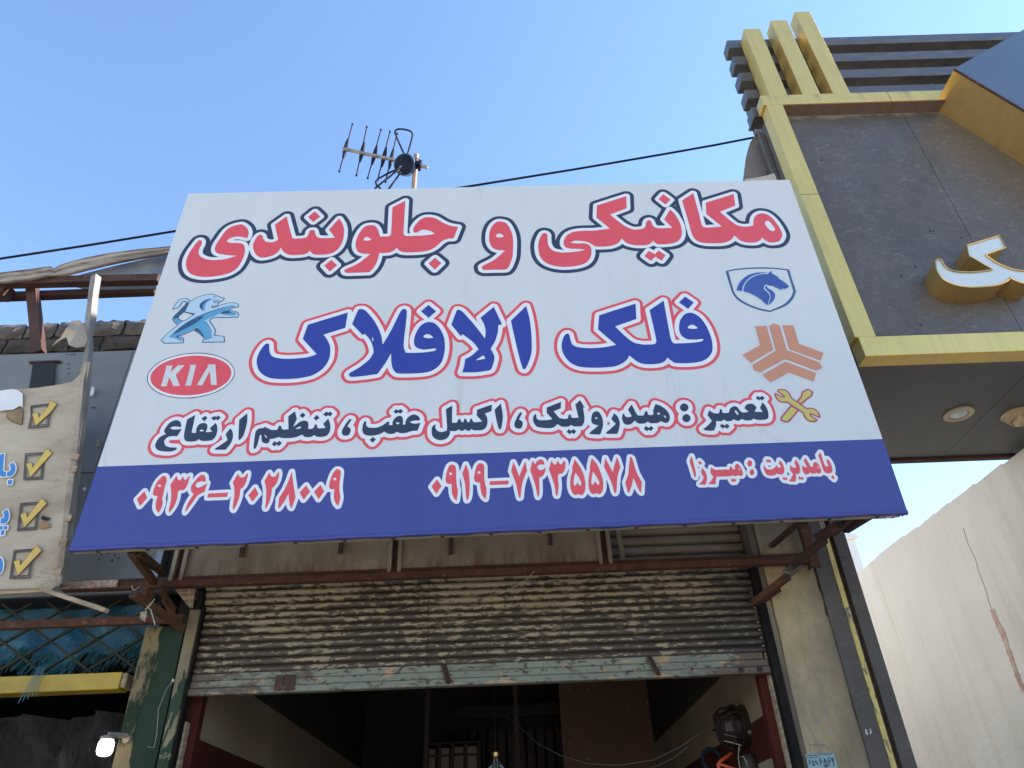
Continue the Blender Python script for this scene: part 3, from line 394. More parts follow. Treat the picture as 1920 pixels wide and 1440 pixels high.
'oval_red': '-1471,3913 -1470,3892 -1474,3872 -1483,3853 -1498,3835 -1517,3819 -1540,3805 -1566,3793 -1596,3784 -1627,3778 -1660,3775 -1694,3776 -1727,3779 -1760,3785 -1790,3794 -1819,3806 -1844,3821 -1866,3837 -1883,3855 -1896,3874 -1903,3895 -1906,3915 -1903,3936 -1894,3955 -1880,3974 -1862,3991 -1839,4005 -1812,4018 -1782,4027 -1750,4034 -1716,4037 -1681,4037 -1646,4033 -1613,4026 -1581,4017 -1552,4004 -1527,3989 -1505,3972 -1489,3953 -1477,3933',
'oval_white': '-1457,3914 -1456,3891 -1461,3869 -1471,3847 -1486,3827 -1506,3809 -1530,3793 -1558,3780 -1589,3771 -1623,3764 -1657,3761 -1693,3761 -1729,3764 -1763,3771 -1796,3781 -1826,3795 -1853,3810 -1876,3829 -1895,3849 -1909,3870 -1917,3893 -1920,3916 -1917,3938 -1908,3960 -1894,3981 -1875,4000 -1851,4017 -1822,4031 -1790,4041 -1756,4049 -1720,4052 -1682,4052 -1645,4048 -1610,4041 -1576,4030 -1545,4016 -1518,3999 -1495,3980 -1477,3959 -1464,3937',
'oval_text': '-1839,3975* -1802,3974* -1802,3930* -1771,3975* -1736,3974* -1770,3910* -1731,3837* -1767,3838* -1802,3898* -1803,3838* -1833,3838* -1833,3967*/-1712,3974* -1674,3974* -1672,3837* -1703,3837* -1702,3967*/-1614,3973* -1569,3973* -1534,3835* -1565,3836* -1590,3929* -1611,3835* -1642,3837* -1605,3965*',
'star': '1429,4109* 1490,4108* 1488,3943* 1349,3862* 1315,3913* 1427,3977*/1507,4108* 1537,4124* 1564,4107* 1561,3937* 1718,3845* 1721,3810* 1688,3795* 1538,3878* 1383,3796* 1353,3814* 1355,3845* 1503,3934*/1582,4108* 1641,4107* 1638,3976* 1756,3908* 1727,3861* 1579,3943*/1394,3779* 1535,3859* 1679,3777* 1652,3726* 1538,3790* 1424,3729*',
'shield': '1345,4535* 1423,4551 1544,4556 1635,4549 1726,4531* 1723,4454 1723,4370 1718,4350 1689,4300 1636,4252 1536,4209* 1481,4226 1413,4265 1371,4308 1352,4353 1349,4387/1362,4530* 1434,4542 1541,4545 1633,4539 1710,4524* 1709,4441 1707,4371 1703,4354 1680,4314 1626,4263 1538,4221* 1484,4239 1426,4275 1383,4317 1364,4361 1362,4386',
'horse': '1418,4368* 1423,4391 1441,4428 1479,4468 1524,4493 1565,4500 1590,4499* 1609,4518 1619,4519* 1613,4505* 1629,4490 1645,4475* 1646,4464 1669,4435 1682,4416 1692,4396* 1664,4377* 1644,4388* 1652,4374* 1627,4377* 1623,4387 1608,4393 1601,4404 1578,4408 1561,4418* 1543,4399 1542,4378 1557,4354 1562,4333 1553,4303 1530,4260* 1500,4309 1467,4344 1435,4363/1378,4379* 1393,4413 1420,4453 1463,4490 1515,4511 1561,4514 1593,4511* 1562,4507 1517,4497 1475,4474 1441,4438 1420,4405 1411,4374*/1562,4410* 1565,4388 1585,4370 1594,4342 1584,4308 1560,4279 1533,4257* 1553,4293 1566,4326 1565,4353 1553,4378 1548,4395',
'tools': '1540,3603* 1566,3627 1580,3656* 1609,3671* 1625,3658* 1613,3636* 1589,3622 1571,3608 1552,3591*/1496,3571* 1519,3548* 1464,3494 1448,3485 1435,3491 1431,3504/1453,3671* 1469,3676 1485,3672 1499,3657 1503,3638 1503,3624* 1570,3551* 1592,3553 1610,3545 1621,3526 1621,3506* 1589,3529 1580,3528 1575,3518 1581,3505 1600,3486* 1584,3481 1564,3488 1553,3506 1553,3531* 1483,3605* 1465,3605 1446,3611 1436,3628 1434,3650* 1457,3630 1469,3627 1478,3633 1477,3641 1471,3650',
'lion': '-1806,4432* -1777,4456 -1770,4463 -1745,4473 -1703,4484 -1677,4479 -1647,4465 -1631,4455 -1611,4450* -1621,4431 -1630,4425* -1647,4436 -1663,4435 -1670,4421* -1654,4416 -1637,4414* -1645,4394 -1659,4397 -1677,4394* -1660,4375* -1620,4397 -1582,4410 -1544,4410 -1522,4398 -1518,4385 -1525,4380 -1542,4383 -1551,4372 -1583,4354* -1535,4347 -1514,4336 -1506,4318 -1511,4304 -1528,4310 -1547,4305 -1590,4307 -1639,4308 -1667,4290* -1648,4258 -1625,4226 -1617,4202 -1619,4175* -1561,4165* -1551,4130* -1670,4132* -1665,4160 -1673,4170 -1699,4195 -1737,4224* -1770,4205 -1803,4186 -1827,4182 -1824,4173 -1796,4167 -1785,4158* -1781,4133* -1882,4134* -1904,4155* -1876,4206 -1833,4262* -1859,4284 -1873,4302 -1873,4320 -1856,4354 -1829,4402 -1822,4424 -1831,4438 -1848,4439 -1854,4425 -1861,4400 -1875,4388 -1892,4382* -1885,4408 -1875,4440 -1862,4454 -1841,4457 -1820,4449/-1815,4372* -1816,4356 -1801,4352 -1775,4342 -1763,4331* -1790,4300 -1809,4287 -1832,4293 -1852,4312 -1844,4336',
'lion_dark': '-1808,4434* -1811,4395 -1815,4372* -1844,4336 -1852,4312 -1872,4306 -1869,4326 -1844,4371 -1826,4413 -1820,4427/-1847,4195 -1814,4237 -1775,4277 -1726,4313 -1700,4319 -1721,4289 -1754,4255 -1796,4226 -1828,4204/-1743,4399 -1735,4423 -1712,4444 -1688,4450 -1705,4437 -1720,4416 -1725,4391 -1714,4362 -1724,4369 -1734,4380/-1734,4224 -1723,4233 -1703,4216 -1677,4181 -1673,4170 -1702,4199/-1585,4353 -1556,4344 -1554,4334 -1609,4334',
'lion_mid': '-1867,4175* -1832,4221 -1796,4264 -1751,4304 -1703,4333 -1653,4356 -1590,4378 -1538,4393 -1551,4376 -1586,4356 -1640,4316 -1693,4284 -1713,4250 -1737,4227 -1771,4208 -1803,4188 -1827,4182 -1832,4174/-1737,4227 -1713,4250 -1690,4284 -1656,4231 -1627,4172 -1625,4158 -1660,4146 -1667,4167 -1702,4199/-1582,4353 -1535,4343 -1516,4329 -1525,4318 -1563,4320 -1614,4336/-1743,4399 -1735,4423 -1712,4444 -1688,4450 -1671,4444 -1696,4433 -1708,4411 -1710,4383 -1705,4358 -1720,4366 -1734,4380/-1872,4306 -1854,4308 -1831,4290 -1814,4286 -1831,4266 -1857,4284/-1863,4173 -1832,4174 -1794,4162 -1789,4142 -1799,4146 -1827,4162',
'lion_line': '-1692,4284* -1659,4248 -1630,4195* -1633,4196 -1661,4246/-1677,4465* -1660,4462* -1660,4458* -1677,4461*/-1813,4356* -1773,4343 -1759,4343 -1757,4336 -1765,4329* -1774,4339 -1801,4349/-1869,4173* -1808,4256 -1751,4306 -1704,4336 -1654,4359 -1596,4381 -1539,4397 -1595,4378 -1653,4355 -1703,4331 -1750,4300 -1804,4250',
'old_box': '-2882,4076* -2773,4087* -2741,4016* -2725,3922* -2842,3914* -2854,4000*/-2875,4071* -2775,4082* -2746,4016* -2731,3927* -2839,3919* -2849,4000*/-2800,3741* -2688,3745* -2644,3570* -2752,3568*/-2795,3736* -2691,3740* -2649,3575* -2749,3572*/-2720,3423* -2614,3427* -2575,3262* -2679,3256*/-2715,3418* -2617,3423* -2580,3266* -2676,3261*/-2658,3145* -2555,3149* -2519,2987* -2626,2988*/-2653,3140* -2557,3145* -2524,2991* -2623,2992*/-2872,4064* -2779,4075* -2750,4011* -2740,3935* -2836,3927* -2846,4000*/-2867,4060* -2781,4071* -2754,4012* -2745,3939* -2833,3932* -2842,3999*/-2789,3728* -2695,3733* -2656,3583* -2746,3578*/-2784,3724* -2697,3729* -2661,3587* -2743,3583*/-2710,3412* -2619,3416* -2586,3272* -2673,3268*/-2704,3408* -2621,3412* -2591,3276* -2671,3272*/-2649,3135* -2560,3140* -2530,2999* -2620,2998*/-2644,3131* -2562,3136* -2535,3004* -2617,3002*',
'old_tick': '-2850,4014* -2818,4021* -2802,3985* -2769,4068* -2776,4110* -2724,4082* -2744,4019* -2802,3930*/-2771,3672* -2742,3680* -2724,3643* -2683,3768* -2643,3737* -2717,3585*/-2694,3353* -2667,3365* -2651,3332* -2608,3448* -2569,3416* -2647,3274*/-2637,3081* -2608,3091* -2594,3057* -2544,3169* -2508,3138* -2588,3003*',
'old_text': '-2946,3742* -2923,3745* -2894,3646 -2883,3627 -2870,3626* -2861,3594* -2880,3594 -2902,3608 -2919,3632*/-2866,3668* -2850,3685* -2826,3652 -2819,3619 -2829,3598 -2855,3594* -2862,3625* -2850,3629 -2851,3649/-2839,3572* -2817,3572* -2809,3543* -2831,3543*/-2797,3373* -2779,3388* -2758,3355 -2752,3321 -2759,3305 -2786,3303* -2794,3333* -2780,3337 -2785,3356/-2784,3287* -2767,3287* -2762,3268* -2779,3267*/-2761,3287* -2742,3287* -2738,3267* -2756,3267*/-2768,3262* -2750,3263* -2743,3235* -2760,3235*/-2734,3106* -2717,3106 -2703,3095 -2690,3072 -2682,3045 -2682,3021 -2700,3010*',
'old_stain': '-3001,4040* -2943,4059 -2917,4039 -2892,3944* -2940,3962 -2996,4001',
'old_flap': '-3119,4187* -3023,4198 -2961,4165 -2944,4132 -2921,4061* -2942,4070 -2975,4047 -3018,4044 -3065,4038*',
'kaf': '2737,4691* 2748,4710 2766,4717 2781,4709 2781,4668 2797,4632 2834,4611 2889,4601 2963,4600 3069,4613* 2967,4737* 2988,4829* 3232,4906* 3225,4798* 3073,4742* 3113,4674 3162,4631 3224,4601 3314,4594* 3265,4483* 3213,4491 3169,4517 3145,4547* 3128,4524 3068,4495 2988,4479 2878,4477 2810,4491 2755,4521 2728,4566 2721,4626',
'plate': '1437,2016* 1434,2017 1431,2017 1429,2015 1429,2013 1432,2012 1435,2013 1438,2015* 1438,2009* 1433,2007 1430,2002 1426,1995* 1425,1997 1426,2002 1429,2008* 1426,2010 1426,2014 1428,2018 1430,2021 1433,2022 1435,2020/1447,2020* 1452,2015 1455,2009 1456,2003 1455,1997 1452,1994 1450,1994 1447,1995* 1445,1994 1442,1995 1440,1998 1440,2002 1441,2007 1444,2013 1443,2014*/1447,2010* 1450,2007 1452,2002 1451,2001 1449,2001 1448,2003* 1446,2001 1445,2001 1443,2002 1445,2007/1463,2021* 1466,2016 1467,2010 1468,2004 1467,1999 1465,1996 1463,1996 1463,2001 1461,2008 1458,2014*/1472,2009* 1475,2005* 1472,2001* 1469,2005*/1492,2021* 1489,2022 1485,2021 1483,2019 1484,2016 1487,2015 1490,2016 1494,2020* 1493,2010* 1488,2006 1484,1998 1479,1988* 1479,1991 1480,1999 1483,2008* 1480,2012 1479,2017 1482,2023 1485,2028 1488,2030 1491,2027/1506,2029* 1512,2021 1516,2011 1518,2000 1516,1991 1513,1986 1510,1985 1506,1987* 1503,1985 1500,1987 1497,1992 1497,1999 1498,2007 1502,2016 1501,2018*/1505,2013* 1509,2007 1512,1999 1511,1996 1509,1997 1507,2001* 1505,1997 1503,1997 1501,1999 1503,2006/1534,2021* 1531,2022 1527,2022 1525,2019 1525,2016 1528,2015 1531,2016 1536,2020* 1535,2010* 1529,2006 1526,1998 1521,1987* 1520,1990 1522,1999 1525,2007* 1521,2012 1521,2017 1523,2023 1526,2028 1529,2030 1532,2028/1542,2031* 1545,2027 1548,2025 1551,2026 1554,2031* 1555,2029 1554,2020 1552,2014 1549,2010* 1549,2002 1548,1993 1546,1985* 1544,1987 1543,1994 1543,2002 1541,2013 1538,2019*',
}

def loops(key):
    """smooth outlines of one line of print, metres"""
    out = []
    for poly in PRINT[key].split('/'):
        P = []; S = []
        for t in poly.split():
            S.append(t.endswith('*')); x, z = t.rstrip('*').split(','); P.append((float(x) / 1000, float(z) / 1000))
        P = np.array(P); n = len(P); res = []
        for i in range(n):
            p1, p2 = P[i], P[(i + 1) % n]
            p0 = P[i - 1] if not S[i] else p1 - (p2 - p1) * .5; p3 = P[(i + 2) % n] if not S[(i + 1) % n] else p2 + (p2 - p1) * .5
            L = np.hypot(*(p2 - p1)); k = 1 if (S[i] and S[(i + 1) % n]) else max(2, min(6, int(L / .008) + 1))
            for q in range(k):
                t = q / k; a = 2 * p1; b = p2 - p0; c = 2 * p0 - 5 * p1 + 4 * p2 - p3; d = -p0 + 3 * p1 - 3 * p2 + p3
                res.append(.5 * (a + b * t + c * t * t + d * t ** 3))
        out.append(np.array(res))
    return out
def evenodd(pts, lps):
    ins = np.zeros(len(pts), bool); x, y = pts[:, 0], pts[:, 1]
    for L in lps:
        x0, y0 = L.min(0); x1, y1 = L.max(0); sel = np.where((x >= x0) & (x <= x1) & (y >= y0) & (y <= y1))[0]
        if not len(sel): continue
        xs, ys = x[sel], y[sel]; f = np.zeros(len(sel), bool); M_ = np.roll(L, -1, 0)
        for (ax, ay), (bx, by) in zip(L, M_):
            if ay == by: continue
            c = (ay > ys) != (by > ys); f ^= c & (xs < (bx - ax) * (ys - ay) / (by - ay) + ax)
        ins[sel] ^= f
    return ins
def fill(lps, test):
    """triangles covering the loops (constrained Delaunay), kept where test(centroids)"""
    co = []; ed = []
    for L in lps:
        i = len(co); n = len(L); co += [Vector((float(a), float(b))) for a, b in L]; ed += [(i + k, i + (k + 1) % n) for k in range(n)]
    v, e, f, *_ = delaunay_2d_cdt(co, ed, [], 0, 1e-6)
    V = np.array([(p.x, p.y) for p in v]); F = np.array([t for t in f if len(t) == 3])
    c = V[F].mean(1); return V, F[test(c)]
def field(lps, pad, h):
    A = np.concatenate(lps); lo = A.min(0) - pad; hi = A.max(0) + pad
    nx, ny = [int(v) + 2 for v in (hi - lo) / h]; D = np.full((ny, nx), 9.0); T = np.zeros((ny, nx + 1), int)
    for L in lps:
        for a, b in zip(L, np.roll(L, -1, 0)):
            i0 = max(0, int((min(a[0], b[0]) - pad - lo[0]) / h)); i1 = min(nx, int((max(a[0], b[0]) + pad - lo[0]) / h) + 2)
            j0 = max(0, int((min(a[1], b[1]) - pad - lo[1]) / h)); j1 = min(ny, int((max(a[1], b[1]) + pad - lo[1]) / h) + 2)
            X = lo[0] + np.arange(i0, i1) * h - a[0]; Y = (lo[1] + np.arange(j0, j1) * h - a[1])[:, None]; d = b - a; q = d @ d
            if q > 0: t = np.clip((X * d[0] + Y * d[1]) / q, 0, 1)
            else: t = 0
            D[j0:j1, i0:i1] = np.minimum(D[j0:j1, i0:i1], np.hypot(X - t * d[0], Y - t * d[1]))
            if a[1] != b[1]:
                ja = int(math.ceil((min(a[1], b[1]) - lo[1]) / h)); jb = int(math.ceil((max(a[1], b[1]) - lo[1]) / h))
                for j in range(ja, jb):
                    xi = a[0] + (lo[1] + j * h - a[1]) / (b[1] - a[1]) * (b[0] - a[0]); T[j, min(nx, max(0, int(math.ceil((xi - lo[0]) / h))))] += 1
    ins = (np.cumsum(T, 1)[:, :nx] % 2) == 1
    return np.where(ins, -D, D), lo
def contour(D, lo, h, lev):
    G = D - lev; G = np.where(G == 0, 1e-9, G); B = G < 0; code = B[:-1, :-1] * 1 + B[:-1, 1:] * 2 + B[1:, 1:] * 4 + B[1:, :-1] * 8
    tab = {1: [(3, 0)], 2: [(0, 1)], 3: [(3, 1)], 4: [(1, 2)], 5: [(3, 2), (1, 0)], 6: [(0, 2)], 7: [(3, 2)], 8: [(2, 3)], 9: [(2, 0)], 10: [(0, 3), (2, 1)], 11: [(2, 1)], 12: [(1, 3)], 13: [(1, 0)], 14: [(0, 3)]}
    nxt = {}; pos = {}
    js, is_ = np.where((code > 0) & (code < 15))
    for j, i in zip(js.tolist(), is_.tolist()):
        keys = (('h', j, i), ('v', j, i + 1), ('h', j + 1, i), ('v', j, i))
        for a, b in tab[int(code[j, i])]:
            nxt[keys[a]] = keys[b]
            for k in (keys[a], keys[b]):
                if k not in pos:
                    _, jj, ii = k
                    if k[0] == 'h': g0, g1 = G[jj, ii], G[jj, ii + 1]; t = g0 / (g0 - g1); pos[k] = (lo[0] + (ii + t) * h, lo[1] + jj * h)
                    else: g0, g1 = G[jj, ii], G[jj + 1, ii]; t = g0 / (g0 - g1); pos[k] = (lo[0] + ii * h, lo[1] + (jj + t) * h)
    out = []
    while nxt:
        s, e = nxt.popitem(); L = [pos[s]]
        while e != s and e in nxt: L.append(pos[e]); e = nxt.pop(e)
        if len(L) > 8: out.append(simplify(np.array(L), .0005))
    return [L for L in out if len(L) > 3]
def simplify(P, tol):
    n = len(P); k = int(np.argmax(((P - P[0]) ** 2).sum(1))); keep = {0, k}; st = [(0, k), (k, n)]; Q = np.concatenate([P, P[:1]])
    while st:
        a, b = st.pop()
        if b - a < 2: continue
        d = Q[b] - Q[a]; L = np.hypot(*d)
        v = Q[a + 1:b] - Q[a]; dist = np.abs(v[:, 0] * d[1] - v[:, 1] * d[0]) / L if L > 1e-9 else np.hypot(v[:, 0], v[:, 1])
        i = int(np.argmax(dist))
        if dist[i] > tol: keep.add(a + 1 + i); st += [(a, a + 1 + i), (a + 1 + i, b)]
    return P[sorted(keep)]
def print_mesh(name, key, Y, layers, parent, label=None, h=.0025, pick=None):
    """layers: [(spread or 0, material)] from the lowest up, each a hair in front of the one below"""
    lps = loops(key); lps = [lps[i] for i in pick] if pick else lps; mb = MB(); mats = []; pad = max(l[0] for l in layers) + .012; D = None
    for k, (sp, mt) in enumerate(layers):
        if sp:
            if D is None: D, lo = field(lps, pad, h)
            L2 = contour(D, lo, h, sp); V, F = fill(L2, lambda c: evenodd(c, L2))
        else: V, F = fill(lps, lambda c: evenodd(c, lps))
        y = Y - .0007 * (k + 1); i = len(mb.v); mb.v += [(a, y, b) for a, b in V.tolist()]
        for t in F.tolist():
            a, b, c = V[t[0]], V[t[1]], V[t[2]]
            if (b[0] - a[0]) * (c[1] - a[1]) - (b[1] - a[1]) * (c[0] - a[0]) < 0: t = t[::-1]
            mb.f.append(tuple(i + q for q in t)); mb.mi.append(k)
        mats.append(mt)
    return mb.build(name, mats, parent, label=label, recalc=False)
MT['ribbed'] = surf('brown_ribbed_metal', (.21, .165, .115), (.15, .115, .08), 7, (.5, 1, 2), rough=.6, bs=30, speck=(9, .66, (.09, .065, .045)))
MT['flash'] = surf('stained_flashing', (.34, .295, .235), (.13, .09, .065), 5, (.5, 1, 3), rough=.65, bs=14, bd=.01)
MT['lensgl'] = surf('ribbed_lamp_lens', (.50, .56, .56), (.30, .36, .36), 26, rough=.15, spec=.8)
MT['tarp_thread'] = surf('tarp_threads', (.05, .20, .25), (.03, .13, .18), 12, rough=.6)
MT['flank'] = marble('light_flank_stone', (.15, .135, .115), (.21, .19, .165), (.34, .32, .29), .8, 2.2, .15)

# ================================================================== SETTING
g = MB().quad((-300, -300, 0), (300, -300, 0), (300, 300, 0), (-300, 300, 0)).build('ground', 'road'); structure(g)
g = MB().box(-40, 40, 1.2, 12, -.2, .12).build('pavement', 'paving'); structure(g)

# ================================================================== GARAGE SHOP: shell, shutter, fascia
gx0, gx1 = -1.70, 1.37
garage = thing('garage_shop', 'open mechanic garage with dim cream and dark red interior under half-raised shutter', 'garage', (-.2, 4.1, 0))
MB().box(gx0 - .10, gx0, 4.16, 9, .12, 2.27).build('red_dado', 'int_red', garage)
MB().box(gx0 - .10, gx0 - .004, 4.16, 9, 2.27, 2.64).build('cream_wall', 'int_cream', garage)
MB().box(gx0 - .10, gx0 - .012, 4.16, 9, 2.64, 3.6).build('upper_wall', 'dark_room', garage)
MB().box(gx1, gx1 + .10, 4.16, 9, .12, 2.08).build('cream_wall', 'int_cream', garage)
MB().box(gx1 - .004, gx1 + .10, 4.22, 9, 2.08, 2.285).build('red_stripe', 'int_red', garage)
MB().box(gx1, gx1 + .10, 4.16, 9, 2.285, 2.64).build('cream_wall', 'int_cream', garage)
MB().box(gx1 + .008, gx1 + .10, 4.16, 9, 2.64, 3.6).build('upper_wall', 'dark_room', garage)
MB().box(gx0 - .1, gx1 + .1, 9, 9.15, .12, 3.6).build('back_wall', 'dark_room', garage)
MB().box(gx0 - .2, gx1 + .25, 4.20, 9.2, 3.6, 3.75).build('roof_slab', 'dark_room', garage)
MB().box(1.60, 1.88, 4.46, 14, .12, 5.0).build('side_wall', 'farwhite', garage)  # unseen wall, added to bounce sunlight onto the yard wall
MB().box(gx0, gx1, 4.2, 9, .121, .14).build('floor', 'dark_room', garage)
MB().box(gx0 - .02, gx0 + .05, 4.10, 4.16, .12, 2.9).build('door_jamb', 'int_red', garage)
MB().box(gx1 - .06, gx1 + .02, 4.10, 4.16, .12, 2.9).build('door_jamb', 'int_red', garage)
MB().box(gx1 - .018, gx1 + .024, 4.05, 4.095, .12, 2.9).build('wooden_trim', 'wood', garage)
MB().box(gx0 - .03, gx0 + .012, 4.05, 4.095, .12, 2.32).build('wooden_trim', 'wood', garage)
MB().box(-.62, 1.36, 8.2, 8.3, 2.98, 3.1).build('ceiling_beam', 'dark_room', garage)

for q in range(17):
    x = -.62 + q * .107; MB().box(x, x + .075, 8.86, 8.92, 1.2, 2.96).build('back_slat', 'shelf', garage)
# roller shutter ----------------------------------------------------
sh = thing('roller_shutter', 'half-raised roller shutter with flaking cream paint over the garage opening', 'shutter', (-.2, 4.05, 2.44))
zt, zb, ns = 3.045, 2.548, 12; sl = (zt - zb) / ns
prof = [(.010, 0), (-.004, .02), (-.0125, .14), (-.0160, .34), (-.0155, .52), (-.011, .70), (-.004, .78), (.012, .80), (.013, 1.0)]
slat_mesh = None
for k in range(ns):
    z0 = zb + k * sl
    if slat_mesh is None:
        xs = [gx0 - .02 + (gx1 - gx0 + .03) * i / 14 for i in range(15)]
        mb = MB(); mb.grid([[(x, dy, dz * sl) for x in xs] for dy, dz in prof]); o = mb.build('slat', 'shutter', sh, recalc=True); slat_mesh = o.data
        slat_mesh.polygons.foreach_set('use_smooth', [True] * len(slat_mesh.polygons))
    else:
        o = bpy.data.objects.new('slat', slat_mesh); COL.objects.link(o); attach(o, sh)
    o.location = (random.uniform(-.006, .006), 4.05 + random.uniform(-.002, .002), z0); o.rotation_euler = (0, random.uniform(-.0012, .0012), 0)
rail = MB(); rx0, rx1 = gx0 - .025, gx1 - .012
rail.box(rx0 + .02, rx1 - .02, 4.028, 4.06, 2.512, 2.548).box(rx0, rx1, 4.022, 4.062, 2.474, 2.5105).box(rx0, rx1, 4.012, 4.066, 2.438, 2.4725)
rl = rail.build('bottom_rail', 'rail', sh, bevel=.004)
for i in range(17):
    x = rx0 + .12 + i * .178; MB().lathe((x, 4.012, 2.455), (0, -1, 0), [(0, .007), (.004, .0065), (.006, .003)], 8).build('rivet', 'rail', rl)
for px, py in ((835, 1262), (1225, 1250)):
    p = at(px, py, 4.0); MB().bar((p.x - .012, 4.02, 2.545), (p.x + .018, 3.985, 2.445), .03, .012).build('pull_strap', 'rust_dark', sh, label='dark pull strap bent over the bottom rail')
p = at(530, 1285, 4.0); MB().box(p.x - .045, p.x - .003, 4.006, 4.0115, 2.445, 2.522).build('patch_plate', 'rust_dark', sh); MB().box(p.x + .006, p.x + .06, 4.006, 4.0115, 2.445, 2.522).build('patch_plate', 'rust_dark', sh)
for x, py in ((rx1 - .16, 0), (rx1 - .06, 0)): MB().box(x - .013, x + .013, 4.006, 4.0115, 2.446, 2.468).build('lock_slot', 'black', sh)
MB().tube([(-.458, 4.028, 3.02), (-.461, 4.026, 2.86), (-.457, 4.027, 2.70), (-.459, 4.03, 2.55)], .0016, 5).build('hanging_wire', 'cable', sh)
MB().box(gx1 - .008, gx1 + .035, 3.99, 4.045, .12, 3.0).build('guide_channel', 'guide', sh)
MB().box(gx0 - .05, gx0 - .022, 4.0, 4.045, .12, 2.99).build('guide_channel', 'guide', sh)

# fascia of stained sheets above the shutter ------------------------
fa = thing('shop_fascia', 'stained cream sheet metal fascia with upright channels between shutter and big sign', 'fascia', (-.6, 3.96, 3.03))
zlo = 3.035; zhi = 4.35
def channel(x, wd, zl=zlo - .01):
    """U channel seen from its open side: two cream flanges and a rusty web"""
    c = MB().box(x - wd / 2, x - wd / 2 + .022, 3.935, 3.99, zl, zhi).box(x + wd / 2 - .022, x + wd / 2, 3.935, 3.99, zl, zhi).build('upright_channel', 'cream_metal', fa)
    MB().box(x - wd / 2 + .0225, x + wd / 2 - .0225, 3.966, 3.988, zl, zhi).build('web', 'rust_dark', c)
xc = [at(335, 1060, 3.94).x, at(741, 1030, 3.94).x, at(1131, 1010, 3.94).x]
for x in xc: channel(x, .078)
for a, b in ((xc[0] + .04, xc[1] - .04), (xc[1] + .04, xc[2] - .04)):
    n = 24; rows = []
    for j in range(7):
        z = zlo + (zhi - zlo) * j / 6; rows.append([(a + (b - a) * i / n, 3.958 + .006 * math.sin(i * .55 + j * 1.1) * math.sin(math.pi * i / n), z) for i in range(n + 1)])
    mb = MB(); mb.grid(rows); o = mb.build('sheet_panel', 'fascia', fa, smooth=True)
    MB().box(a, b, 3.975, 3.985, zlo, zhi).build('backing_board', 'cream_metal', fa)
for px, py0, py1 in ((638, 1005, 1038), (845, 995, 1040), (1032, 985, 1022), (452, 1022, 1045)):
    p0, p1 = at(px, py0, 3.945), at(px, py1, 3.945); MB().box(p1.x - .012, p1.x + .012, 3.935, 3.948, p1.z, p1.z + .3).build('hanger_strap', 'rust_dark', fa)
# smooth brown roller box to the right
rb = thing('shutter_roller_box', 'brown ribbed metal box of the shutter roller right of the stained fascia', 'shutter box', (.95, 4.14, 3.05))
k = 0; z = 3.03
while z < 3.75:
    mb = MB(); xs = [xc[2] + .045 + (gx1 + .02 - xc[2] - .045) * i / 8 for i in range(9)]
    mb.grid([[(x, 4.14 + dy * 1.2, z + dz * .062) for x in xs] for dy, dz in prof]); mb.build('rib', 'fascia' if False else 'ribbed', rb, smooth=True); z += .062
p0, p1 = at(1158, 990, 4.08), at(1170, 1060, 4.08); MB().bar(p0, p1, .03, .012).build('stay_bar', 'cream_metal', rb)
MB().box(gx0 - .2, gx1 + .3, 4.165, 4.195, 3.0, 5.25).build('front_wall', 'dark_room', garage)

# long rusty beam under the fascia
bz = 2.987
bm = MB().box(at(118, 1105, 3.92).x, at(1532, 1050, 3.92).x, 3.905, 3.945, bz, bz + .036).box(at(118, 1105, 3.92).x, at(1532, 1050, 3.92).x, 3.945, 3.951, bz, bz + .07).build('steel_beam', 'rust', bevel=.002)
tag(bm, 'long rusty steel angle running above the flaking shutter', 'beam')
p0, p1 = at(112, 1100, 3.9), at(222, 1096, 3.9); o = MB().box(p0.x, p1.x, 3.885, 3.9, bz + .004, bz + .045).build('rust_plate', 'chip'); tag(o, 'speckled rusty strip lying on the beam beside the torn banner', 'metal strip')
for (px, py), L in (((493, 0), 0),):
    pass
MB_w = MB().tube([at(247, 1098, 3.88), at(250, 1108, 3.89), at(247, 1118, 3.88), at(252, 1106, 3.885), at(262, 1101, 3.885)], .0025, 5).build('tie_wire', 'string'); tag(MB_w, 'pale wire tie twisted round the beam above the orange tubes', 'wire')
MB_w = MB().tube([at(355, 1105, 3.89), at(354, 1125, 3.95), at(356, 1140, 3.97)], .0022, 5).build('loose_string', 'string'); tag(MB_w, 'pale string hanging at the top left corner of the shutter', 'string')
MB_w = MB().tube([at(1002, 1070, 3.9), at(990, 1085, 3.92), at(965, 1100, 3.96), at(940, 1112, 3.99)], .0016, 5).build('loose_string', 'string'); tag(MB_w, 'thin string caught on the shutter slats below the beam', 'string')

# ================================================================== BIG SIGN
SY = 3.2
c_tl, c_tr, c_br, c_bl = at(353, 363, SY), at(1480, 337, SY), at(1702, 960, SY), at(130, 1030, SY)
b_l, b_r = at(183, 875, SY), at(1655, 823, SY)
sign = thing('shop_sign', 'large white and blue mechanic shop sign with red and blue Persian lettering', 'sign', (-.05, 3.2, 2.95))
def panel(name, q, mt, lab=None):
    """vinyl stretched over the frame: front sheet, folded back round the edges"""
    bl, br, tr, tl = q; n = 40; rows = []
    for j in range(13):
        t = j / 12; a = bl.lerp(tl, t); b = br.lerp(tr, t); rows.append([tuple(a.lerp(b, i / n)) for i in range(n + 1)])
    mb = MB(); mb.grid(rows); return mb.build(name, mt, sign, smooth=False, label=lab)
f0 = panel('white_face', (b_l, b_r, c_tr, c_tl), 'vinyl_grey')
f1 = panel('blue_band', (c_bl, c_br, b_r, b_l), 'vinyl_band')
ed = MB(); D = Vector((0, .06, 0))
